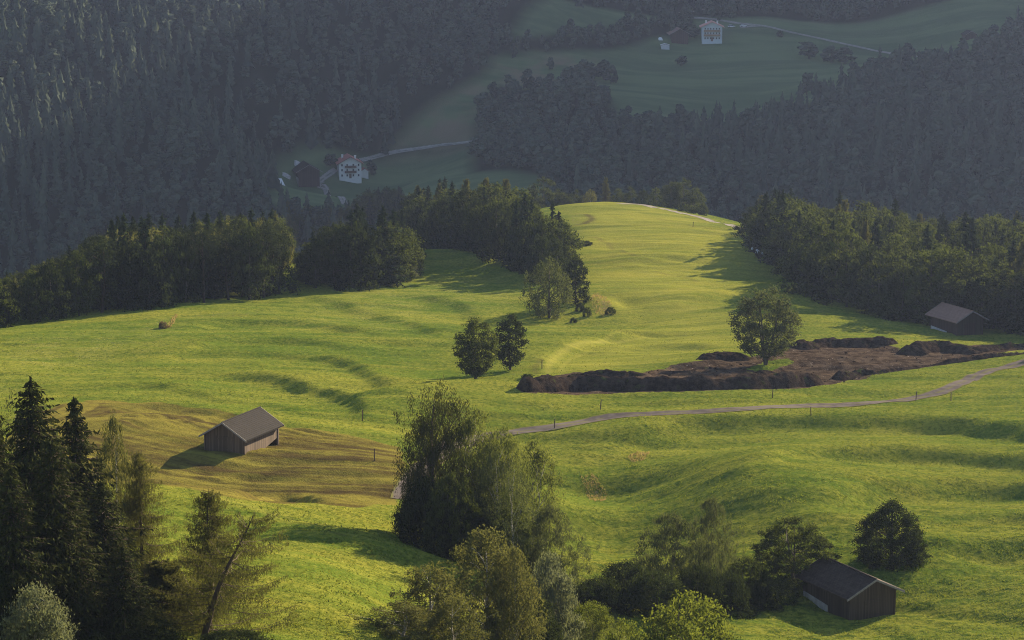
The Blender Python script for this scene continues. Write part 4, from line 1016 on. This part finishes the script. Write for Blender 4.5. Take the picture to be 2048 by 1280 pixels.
def gable_house(name, loc, rz, L, Wd, hw, hr, oe, og, wall_m, roof_m, label, cat, gable_m=None, sink=1.2, courses=14, trim=TRIM, thick=.12, door=None, strut=False, plinth=None, lift_corner=False):
    """ridge along local x; walls go `sink` metres into the slope"""
    e = empty(name, loc, rz)
    x, y = L/2, Wd/2
    mb = MB()
    t = .14
    zb = -sink
    # side walls, then gables butted between them
    if lift_corner:    # boards missing low down at one end of this wall
        mb.hexa([(-x,-y,zb),(x*.15,-y,zb),(x*.15,-y+t,zb),(-x,-y+t,zb),(-x,-y,hw),(x*.15,-y,hw),(x*.15,-y+t,hw),(-x,-y+t,hw)])
        mb.hexa([(x*.15,-y,-.45),(x-.3,-y,.30),(x-.3,-y+t,.30),(x*.15,-y+t,-.45),(x*.15,-y,hw),(x-.3,-y,hw),(x-.3,-y+t,hw),(x*.15,-y+t,hw)])
        mb.box((x-.3,-y,zb),(x,-y+t,hw))
    else: mb.box((-x,-y,zb),(x,-y+t,hw))
    mb.box((-x,y-t,zb),(x,y,hw))
    link('side_wall', mb.mesh('side_wall', wall_m), e)
    for sx in (-1, 1):
        mg = MB(); a, b = sorted((sx*x, sx*(x-t)))
        mg.box((a,-y+t,zb),(b,y-t,hw))
        mg.hexa([(a,-y+t,hw),(b,-y+t,hw),(b,y-t,hw),(a,y-t,hw),(a,-.02,hr-.04),(b,-.02,hr-.04),(b,.02,hr-.04),(a,.02,hr-.04)])
        link('gable_wall', mg.mesh('gable_wall', gable_m or wall_m), e)
    # roof: overlapping courses on each slope
    rf = MB(); sl = (hr-hw)/y; X = x+og
    for sy in (-1, 1):
        run = y + oe
        for k in range(courses):
            a0, a1 = run*k/courses, run*(k+1)/courses + .05
            za, zb_ = hr - sl*a0 + .03, hr - sl*a1 + .07
            V = [(-X,sy*a0,za),(X,sy*a0,za),(X,sy*a1,zb_),(-X,sy*a1,zb_)]
            V += [(p[0],p[1],p[2]+.045) for p in V]
            rf.hexa(V)
        V = [(-X,0,hr-.10),(X,0,hr-.10),(X,sy*(run+.02),hr-sl*(run+.02)-.10),(-X,sy*(run+.02),hr-sl*(run+.02)-.10)]
        V += [(p[0],p[1],p[2]+.12) for p in V]; rf.hexa(V)
    ro = link('roof', rf.mesh('roof', roof_m), e)
    rc = MB(); rc.tube([(-X-.02,0,hr+.08),(0,0,hr+.08),(X+.02,0,hr+.08)], .10, 8); link('ridge_cap', rc.mesh('ridge_cap', roof_m), ro)
    for sx in (-1, 1):
        bb = MB()
        for sy in (-1, 1):
            run = y + oe + .05; a, b = sorted((sx*X, sx*(X+.045)))
            bb.hexa([(a,0,hr-.14),(b,0,hr-.14),(b,sy*run,hr-sl*run-.14),(a,sy*run,hr-sl*run-.14),(a,0,hr+.10),(b,0,hr+.10),(b,sy*run,hr-sl*run+.10),(a,sy*run,hr-sl*run+.10)])
        link('barge_board', bb.mesh('barge_board', trim), ro)
    # corner posts stand proud of the boards
    for sx in (-1, 1):
        for sy in (-1, 1):
            p = MB(); p.box((sx*x-.09, sy*y-.09, zb), (sx*x+.09, sy*y+.09, hw-.02)); link('corner_post', p.mesh('corner_post', wall_m), e)
    if plinth:
        sy, x0, x1, z0, z1 = plinth
        p = MB(); p.hexa([(x0,sy*y-.1,-sink),(x1,sy*y-.1,-sink),(x1,sy*y+.1,-sink),(x0,sy*y+.1,-sink),(x0,sy*y-.1,z0),(x1,sy*y-.1,z1),(x1,sy*y+.1,z1),(x0,sy*y+.1,z0)])
        link('concrete_base', p.mesh('concrete_base', CONC), e)
    if door:
        sx, y0, y1, h = door
        d = MB(); a, b = sorted((sx*(x+.003), sx*(x+.06))); d.box((a, y0, -.1), (b, y1, h)); 
        dm = link('door', d.mesh('door', wall_m), e)
        a2, b2 = sorted((sx*(x+.063), sx*(x+.10)))
        
        for z_ in (.25, h-.4): f = MB(); f.box((a2, y0+.05, z_), (b2, y1-.05, z_+.13)); link('ledge', f.mesh('ledge', wall_m), dm)
    if strut:
        for sx in (-1, 1):
            for sy in (-1, 1):
                p = MB(); p.tube([(sx*(x-.3), sy*(y+.02), hw-.9), (sx*(x-.3), sy*(y+.3), hw-.45), (sx*(x-.3), sy*(y+oe*.75), hw-.28)], .06, 6); link('eave_strut', p.mesh('eave_strut', wall_m), e)
    return tag(e, label, cat)

def at_ground(px, py): return hit(px, py)
b = at_ground(484, 890)
gable_house('wooden_hut', b + Vector((0,0,.05)), R(66), 8.6, 5.7, 2.15, 3.85, .55, .55, WOOD_GREY, TILE_DARK, 'weathered grey board hut with dark roof on the brown mown field', 'hut', door=(-1,-1.2,1.2,2.0), lift_corner=True, sink=1.0)
b = at_ground(1697, 1214)
gable_house('wooden_hut', b + Vector((0,0,.1)), R(-63), 8.6, 5.7, 2.85, 4.2, .75, .65, WOOD_DARK, TILE_MID, 'near dark hut with black boards and concrete base in the lower right', 'hut', door=(1,-1.0,1.0,1.9), strut=True, plinth=(-1,-4.28,.3,.95,.55), sink=1.6)
b = at_ground(1913, 664)
gable_house('wooden_hut', b + Vector((0,0,.35)), R(-64), 8.4, 6.0, 3.0, 4.55, .8, .9, WOOD_RED, TILE_BROWN, 'dark reddish hut with pale brown roof before the right wood', 'hut', gable_m=WOOD_DARK, door=(1,-1.3,1.3,2.1), plinth=(-1,-4.18,1.0,.5,.2), sink=1.4)

def farmhouse(loc, rz, L, Wd, hw, hr, plaster, roof_m, balc, label, cols, rows, balcs, trim):
    e = gable_house('farmhouse', loc, rz, L, Wd, hw, hr, 1.3, 1.5, plaster, roof_m, label, 'farmhouse', sink=3, courses=18, trim=trim)
    x = L/2
    for (yc, zc, w_, h_) in [(c, z, .7, .95) for z in rows for c in cols]:
        wf = MB(); wf.box((x+.003, yc-w_/2-.06, zc-h_/2-.06), (x+.07, yc+w_/2+.06, zc+h_/2+.06)); wo = link('window', wf.mesh('window', CONC), e)
        pn = MB(); pn.box((x+.073, yc-w_/2, zc-h_/2), (x+.09, yc+w_/2, zc+h_/2)); link('pane', pn.mesh('pane', GLASS), wo)
        sl_ = MB(); sl_.box((x+.073, yc-w_/2-.15, zc-h_/2-.2), (x+.22, yc+w_/2+.15, zc-h_/2-.11)); link('sill', sl_.mesh('sill', CONC), wo)
    for (y0, y1, z) in balcs:
        bm_ = MB(); bm_.box((x+.003, y0, z-.15), (x+1.2, y1, z)); bo = link('balcony', bm_.mesh('balcony', balc), e)
        rl = MB(); rl.box((x+1.1, y0, z+.003), (x+1.18, y1, z+1.0)); rl.box((x+.003, y0, z+.003), (x+1.097, y0+.08, z+1.0)); rl.box((x+.003, y1-.08, z+.003), (x+1.097, y1, z+1.0)); link('railing', rl.mesh('railing', balc), bo)
    for sx, sy in ((-.2, -.55), (.1, .55)):
        zc = hr - (hr-hw)*abs(sy); ch = MB(); ch.box((sx*L-.45, sy*Wd/2-.45, zc-.3), (sx*L+.45, sy*Wd/2+.45, zc+1.5)); ch.box((sx*L-.55, sy*Wd/2-.55, zc+1.503), (sx*L+.55, sy*Wd/2+.55, zc+1.7)); link('chimney', ch.mesh('chimney', PLAST), e)
    d = MB(); d.box((x+.003, -.6, -.3), (x+.08, .6, 2.0)); link('door', d.mesh('door', BALC), e)
    return e
b = at_ground(698, 352)
farmhouse(b, R(-80), 13, 11, 7.6, 10.6, PLAST, TILE_RED, BALC, 'white farmhouse with red roof and two brown balconies in the dark valley', (-4.2,-1.6,1.5,4.2), (1.2,3.9,6.4), ((-2.8,3.0,2.6),(-2.8,3.0,5.2)), BALC)
b = at_ground(1423, 80)
farmhouse(b, R(-92), 12, 11.6, 8.4, 11.0, PLASTB, TILE_PINK, BALCY, 'pale bluish farmhouse with pink roof high on the far hillside', (-4.0,-2.4,-.8,.9,2.6,4.2), (1.5,4.4,7.0), ((-4.8,4.8,2.8),(-4.8,4.8,5.4)), TILE_PINK)
b = at_ground(613, 358)
gable_house('barn', b, R(-75), 14, 10.5, 5.2, 8.2, 1.6, 1.4, WOOD_RED, TILE_DARK, 'old dark wooden barn with grey roof beside the white valley farmhouse', 'barn', sink=3, door=(1,-1.6,1.6,3.0), plinth=(-1,-7,7,1.5,1.5))
b = at_ground(1357, 79)
gable_house('barn', b, R(-86), 12, 9.4, 4.2, 6.8, 1.6, 1.3, WOOD_RED, TILE_BROWN, 'brown barn beside the pale bluish hillside farmhouse', 'barn', sink=3, door=(1,-1.5,1.5,2.8))
b = at_ground(1938, 77)
gable_house('barn', b, R(-80), 7, 6, 2.8, 4.6, .8, .8, WOOD_DARK, TILE_DARK, 'lonely small dark barn at the far upper right', 'barn', sink=2, courses=8)
b = at_ground(728, 351)
gable_house('outbuilding', b, R(-80), 6, 3.6, 2.8, 4.0, .4, .4, PLAST, TILE_RED, 'small white outbuilding against the valley farmhouse', 'outbuilding', sink=2, courses=8, door=(1,-.5,.5,1.9))
b = at_ground(1330, 96)
gable_house('shed', b, R(-88), 4, 4.6, 1.9, 2.5, .3, .3, METAL, WHITE, 'small white flat roofed shed below the brown barn', 'shed', sink=1.5, courses=6, door=(1,-.6,.6,1.7))

def parked_car(px, py, rz, label):
    e = empty('parked_car', hit(px, py) + Vector((0,0,.1)), rz)
    prof = [(-2.15,.35),(-2.1,.85),(-1.2,.95),(.9,.92),(2.0,.75),(2.15,.35)]
    m = MB()
    for (xa, za), (xb, zb) in zip(prof[1:-2], prof[2:-1]): m.hexa([(xa,-.85,.3),(xb,-.85,.3),(xb,.85,.3),(xa,.85,.3),(xa,-.85,za),(xb,-.85,zb),(xb,.85,zb),(xa,.85,za)])
    link('body', m.mesh('body', WHITE), e)
    c = MB(); c.hexa([(-1.9,-.78,.9),(1.0,-.78,.95),(1.0,.78,.95),(-1.9,.78,.9),(-1.5,-.62,1.45),(.3,-.62,1.45),(.3,.62,1.45),(-1.5,.62,1.45)]); co = link('cabin_glass', c.mesh('cabin_glass', GLASS), e)
    r_ = MB(); r_.box((-1.55,-.65,1.453),(.35,.65,1.52)); link('roof', r_.mesh('roof', WHITE), e)
    for wx in (-1.35, 1.35):
        for wy in (-.86, .86):
            t = MB(); t.tube([(wx,wy-.1,.32),(wx,wy,.32),(wx,wy+.1,.32)], .32, 8, cap=True); link('wheel', t.mesh('wheel', RUBBER), e)
    return tag(e, label, 'car', 'cars parked by the hillside farmhouse')
parked_car(1463, 55, R(8), 'white car parked nearest the pale bluish farmhouse')
parked_car(1487, 54, R(15), 'white car parked beside the far lane, further from the house')
# sheets and trailer by the lower farm
def sheet(px, py, w, d, h, rz, label, mat=None):
    e = hit(px, py); mb = MB(); n = 7; xs = np.linspace(-w/2, w/2, n); ys = np.linspace(-d/2, d/2, n); gx, gy = np.meshgrid(xs, ys)
    bumpy = h*(1-(gx/(w/2))**4)*(1-(gy/(d/2))**4) + .08*vnoise(gx*3, gy*3)
    wx, wy = e.x + gx*math.cos(rz) - gy*math.sin(rz), e.y + gx*math.sin(rz) + gy*math.cos(rz)
    V = np.stack([wx - e.x, wy - e.y, height(wx, wy) - e.z + bumpy + .05], -1); i = np.arange(n*n).reshape(n, n)
    mb.add(V.reshape(-1,3), np.stack([i[:-1,:-1], i[:-1,1:], i[1:,1:], i[1:,:-1]], -1).reshape(-1,4))
    return tag(link('covered_stack', mb.mesh('covered_stack', mat or WHITE), None, e), label, 'covered stack')
sheet(562, 366, 3.4, 6., 1.0, .5, 'white sheeted stack left of the old valley barn')
sheet(598, 330, 4.6, 3.2, 1.0, 0., 'small pale sheeted stack behind the old valley barn', CONC)
sheet(573, 352, 4.0, 2.5, .8, 0., 'grey covered heap on the grass by the valley barn', CONC)
sheet(612, 369, 4.0, 2.4, .9, .2, 'pale sheeted heap at the edge of the farm yard', CONC)
sheet(1321, 79, 2.6, 2.4, 1.1, .2, 'white sheeted heap beside the brown hillside barn')

# wrapped silage bales along the right wood
def bale(px, py, rz, label, up=0.):
    mb = MB(); n = 14; prof = [(-.62,.30),(-.62,.52),(-.55,.60),(-.2,.62),(.2,.62),(.55,.60),(.62,.52),(.62,.30)]
    th = np.linspace(0, 2*np.pi, n, endpoint=False)
    V = np.array([[(x, r_*math.cos(a), .6 + r_*math.sin(a)) for a in th] for x, r_ in prof]); k = len(prof); i = np.arange(k*n).reshape(k, n)
    mb.add(V.reshape(-1,3), np.stack([i[:-1], np.roll(i[:-1],-1,1), np.roll(i[1:],-1,1), i[1:]], -1).reshape(-1,4))
    for x, s_ in ((-.66,-1),(.66,1)):
        a = len(th); ring = np.array([(x, .3*math.cos(q), .6+.3*math.sin(q)) for q in th]); 
        mb.add(np.vstack([ring, [[x,0,.6]]]), [(j, (j+1) % a, (j+2) % a, a) for j in range(0, a, 2)])
        e_ = V[0 if s_ < 0 else -1]; mb.add(np.vstack([ring, e_]), [(j, (j+1)%a, a+(j+1)%a, a+j) for j in range(a)])
    o = link('wrapped_bale', mb.mesh('wrapped_bale', WHITE), None, hit(px, py) + Vector((0,0,up))); o.rotation_euler = (0,0,rz)
    return tag(o, label, 'hay bale', 'white wrapped bales by the right wood')
for px, py, rz, lb in ((1508,503,.2,'white wrapped bale at the far end of the row by the right wood'), (1517,508,.5,'white wrapped bale, second from the far end of the row'), (1522,510,1.2,'white wrapped bale in the middle of the row'), (1528,511,.4,'white wrapped bale, second from the near end of the row'), (1534,515,.1,'white wrapped bale at the near end of the row'), (1634,585,.3,'single white wrapped bale under the right wood')):
    bale(px, py, rz, lb)

# ------------------------------------------------------------------ diggings: heaps and banks of soil
SOILM = N('dug_soil'); p_ = SOILM.geo()
scol = SOILM.mix(SOILM.ramp(SOILM.noise(p_, .9, 6, .7), .38, .62), (.019,.013,.0095), (.056,.040,.030))
scol = SOILM.mix(SOILM.math('MULTIPLY', SOILM.ramp(SOILM.noise(p_, .6, 3), .58, .68), SOILM.attr('tint')), scol, (.055,.065,.018))
SOILM = SOILM.done(SOILM.n('BsdfDiffuse', Color=scol, Roughness=.8, Normal=SOILM.bump(SOILM.noise(p_, 3.5, 6, .75), 1., .30)))
def soil_heap(pix, w, h, label, seed=0, lump=.3, taper=.12, name='soil_heap'):
    pl = smooth_line(poly_world(pix)[:, :2], 8); seg = np.linalg.norm(np.diff(pl, axis=0), axis=1); cum = np.concatenate([[0], np.cumsum(seg)])
    h *= .66 if name == 'soil_heap' else 1; ext = w*.5; d0 = unit(pl[1]-pl[0]); d1 = unit(pl[-1]-pl[-2]); pl = np.vstack([pl[0]-d0*ext, pl, pl[-1]+d1*ext])
    seg = np.linalg.norm(np.diff(pl, axis=0), axis=1); cum = np.concatenate([[0], np.cumsum(seg)])
    n = int(cum[-1]/.28)+4; q = np.linspace(0, cum[-1], n); c = np.stack([np.interp(q, cum, pl[:,0]), np.interp(q, cum, pl[:,1])], 1)
    tg = np.gradient(c, axis=0); tg /= np.linalg.norm(tg, axis=1)[:,None] + 1e-9; nr = np.stack([-tg[:,1], tg[:,0]], 1)
    k = max(15, int(w/.26)) | 1; s = np.linspace(-1, 1, k); tt = q/cum[-1]
    endf = np.sqrt(np.clip(1 - (1 - np.clip(np.minimum(tt, 1-tt)/taper, 0, 1))**2, 0, 1))
    wid = w*.5*(.35 + .65*endf)*(1 + .22*vnoise(q/2.1 + seed, q*0 + seed))
    XY = c[:,None] + (s[None]*wid[:,None])[...,None]*nr[:,None]
    X_, Y_ = XY[...,0], XY[...,1]
    prof = np.clip(1 - np.abs(s)**1.7, 0, 1)[None]*endf[:,None]*h*(1 + .28*vnoise(q/3.2 + 5*seed, q*0 + 1.5))[:,None]
    lum = lump*h*(.45*vnoise(X_/1.9 + seed, Y_/1.5) + .4*vnoise(X_/.9 + seed, Y_/.8) + .45*vnoise(X_/.42, Y_/.4 + seed))*np.clip(prof/h*1.8, 0, 1)
    Z_ = height(X_, Y_) + prof + lum - .12
    i = np.arange(n*k).reshape(n, k); mb = MB()
    mb.add(np.stack([X_, Y_, Z_], -1).reshape(-1,3), np.stack([i[:-1,:-1], i[1:,:-1], i[1:,1:], i[:-1,1:]], -1).reshape(-1,4), (np.clip(prof/h, 0, 1)).ravel())
    return tag(link(name, mb.mesh(name, SOILM, True)), label, 'soil heap', 'banks and heaps of dug soil')
soil_heap([(1060,780),(1150,781),(1300,780),(1450,778),(1560,773),(1620,768)], 4.6, 2.2, 'long straight bank of dark soil in front of the diggings', 1, .15, .05, 'soil_bank')
soil_heap([(1155,757),(1185,752),(1230,755)], 4.6, 1.5, 'soil heap behind the left end of the long bank', 2, .35, .3)
soil_heap([(1258,748),(1282,748)], 1.8, .7, 'smallest clod heap on the grass edge', 3, .4, .4)
soil_heap([(1420,718),(1450,714),(1475,716)], 4.6, 1.8, 'dark heap of soil left of the big tree', 4, .35, .35)
soil_heap([(1600,694),(1650,691),(1700,689),(1768,686)], 5.0, 2.0, 'long soil heap at the back of the diggings', 5, .3, .2)
soil_heap([(1828,704),(1870,699),(1925,704)], 6.5, 2.4, 'large rounded soil heap below the reddish hut', 6, .25, .3)
soil_heap([(1950,706),(2000,698),(2070,692)], 3.6, 1.3, 'low soil ridge at the right frame edge', 7, .35, .2)
soil_heap([(1680,757),(1710,752),(1745,748)], 3.4, 1.4, 'soil heap at the near right rim of the diggings', 8, .4, .3)
soil_heap([(1755,746),(1800,741),(1850,734)], 2.2, .8, 'low row of clods along the road side rim', 9, .5, .2)
soil_heap([(1870,730),(1920,722),(1980,714),(2060,706)], 2.4, .9, 'row of turf clods beside the meadow on the right', 10, .6, .15)
soil_heap([(1330,750),(1380,742),(1430,737)], 3.0, .3, 'flat spread of loose soil left of the tree', 11, .5, .3)
soil_heap([(1480,752),(1520,748),(1560,748)], 2.6, .7, 'low soil hump in front of the tree', 12, .5, .3)

def clods(n):
    r = np.random.default_rng(91); mb = MB(); poly = np.array(SOIL); lo, hi = poly.min(0)-2, poly.max(0)+2; k = 0
    while k < n:
        x, y = r.uniform(lo[0], hi[0]), r.uniform(lo[1], hi[1])
        d = float(line_dist(np.vstack([poly, poly[:1]]), np.array([x]), np.array([y]))[0][0])
        if (not in_poly(SOIL, np.array([x]), np.array([y]))[0] and d > 1.6*r.random()**2) or (d > 4 and r.random() < .6): continue
        s_ = .07 + .16*r.random()**2.5; z = float(height(x, y)); k += 1
        V = np.array([(a, b, c) for c in (-.4, .75) for a, b in ((-1,-1),(1,-1),(1,1),(-1,1))], float)*s_*r.uniform(.6, 1.2, 3)
        V[4:, :2] *= .55; V += r.normal(size=V.shape)*s_*.22; a = r.random()*6.28; V[:, :2] = V[:, :2] @ np.array([[math.cos(a), -math.sin(a)], [math.sin(a), math.cos(a)]])
        mb.hexa(V + [x, y, z], 0, .3)
    return tag(link('soil_clods', mb.mesh('soil_clods', SOILM)), 'loose clods of earth scattered over the diggings', 'soil clods', kind='stuff')
clods(420)

# ------------------------------------------------------------------ fence posts
def post():
    mb = MB(); mb.tube([(0,0,-.3),(0,0,.9),(.02,0,1.25)], [.075,.07,.065], 8, cap=True); me = mb.mesh('post', B_BROWN); cp = MB(); cp.tube([(.02,0,1.253),(.02,0,1.30)], [.08,.05], 8, cap=True); mc = cp.mesh('post_cap', B_BROWN); return me, mc
pm, pc = post()
for px, py, lb in ((725,841,'wooden fence post on the lawn left of the centre larch'), (1109,858,'wooden fence post beside the start of the lane'), (1201,819,'wooden fence post above the lane, below the soil bank'), (1545,796,'wooden fence post below the end of the soil bank'), (1622,831,'wooden fence post below the middle of the lane'), (1832,800,'wooden fence post right on the lane curve'), (1902,802,'wooden fence post below the lane curve'), (749,922,'wooden fence post in the brown field near the lane'), (1386,454,'thin fence post on the upper meadow'), (1084,738,'wooden fence post in the hollow behind the soil bank')):
    o = empty('fence_post', hit(px, py), 0.); link('post', pm, o); link('post_cap', pc, o); o.scale = (1, 1, 1.0 + .25*random.random()); o.rotation_euler = (.06*random.uniform(-1,1), .08*random.uniform(-1,1), 0)
    tag(o, lb, 'fence post', 'fence posts along the lane and meadow')

# ------------------------------------------------------------------ camera, light, air
scene = bpy.context.scene
cd = bpy.data.cameras.new('camera'); cam = bpy.data.objects.new('camera', cd); C.objects.link(cam)
cd.lens = 36*FPX/IW; cd.sensor_width = 36; cd.clip_start = .5; cd.clip_end = 20000
cam.rotation_euler = (math.pi/2 - TH, 0, 0)
scene.camera = cam
PHI, EL = R(SUN_PHI), R(SUN_EL)
sdir = Vector((math.cos(PHI)*math.cos(EL), math.sin(PHI)*math.cos(EL), math.sin(EL)))
sl = bpy.data.lights.new('sun', 'SUN'); sl.energy = SUN_E; sl.angle = R(.5); sl.color = (1, .83, .58)
so = bpy.data.objects.new('sun', sl); C.objects.link(so); so.rotation_euler = sdir.to_track_quat('Z', 'Y').to_euler(); so.location = (300, 200, 300)
w = bpy.data.worlds.new('World'); scene.world = w; w.use_nodes = True
nt = w.node_tree; sky = nt.nodes.new('ShaderNodeTexSky'); sky.sky_type = 'NISHITA'; sky.sun_disc = False
sky.sun_elevation = EL; sky.sun_rotation = math.pi/2 - PHI; sky.altitude = 1200
nt.links.new(sky.outputs[0], nt.nodes['Background'].inputs[0]); nt.nodes['Background'].inputs[1].default_value = SKY_E

lo_, hi_ = ZZ.min() - 1, max(ZZ.max() + 30, 5)
hz = MB(); hz.box((-2100, -20, lo_), (2100, 2450, hi_))
hm = N('haze'); hv = hm.n('VolumePrincipled'); hv.inputs['Color'].default_value = HAZE_C; hv.inputs['Density'].default_value = HAZE_D; hv.inputs['Anisotropy'].default_value = HAZE_G
hm.t.links.new(hv.outputs[0], hm.out.inputs['Volume'])
tag(link('haze', hz.mesh('haze', hm.m)), 'thin bluish evening haze filling the valley air', 'haze', kind='stuff')

vs = scene.view_settings; vs.view_transform = 'Standard'; vs.look = 'None'; vs.gamma = 1; vs.exposure = EXPO
scene.display_settings.display_device = 'sRGB'
cy = scene.cycles; cy.use_denoising = True; cy.denoising_input_passes = 'RGB_ALBEDO_NORMAL'; cy.denoising_prefilter = 'NONE'; cy.use_adaptive_sampling = False; cy.max_bounces = 6; cy.diffuse_bounces = 3; cy.transmission_bounces = 3; cy.volume_bounces = 1; cy.transparent_max_bounces = 4
cy.filter_width = 1.05; cy.caustics_reflective = False; cy.caustics_refractive = False; cy.sample_clamp_indirect = 5
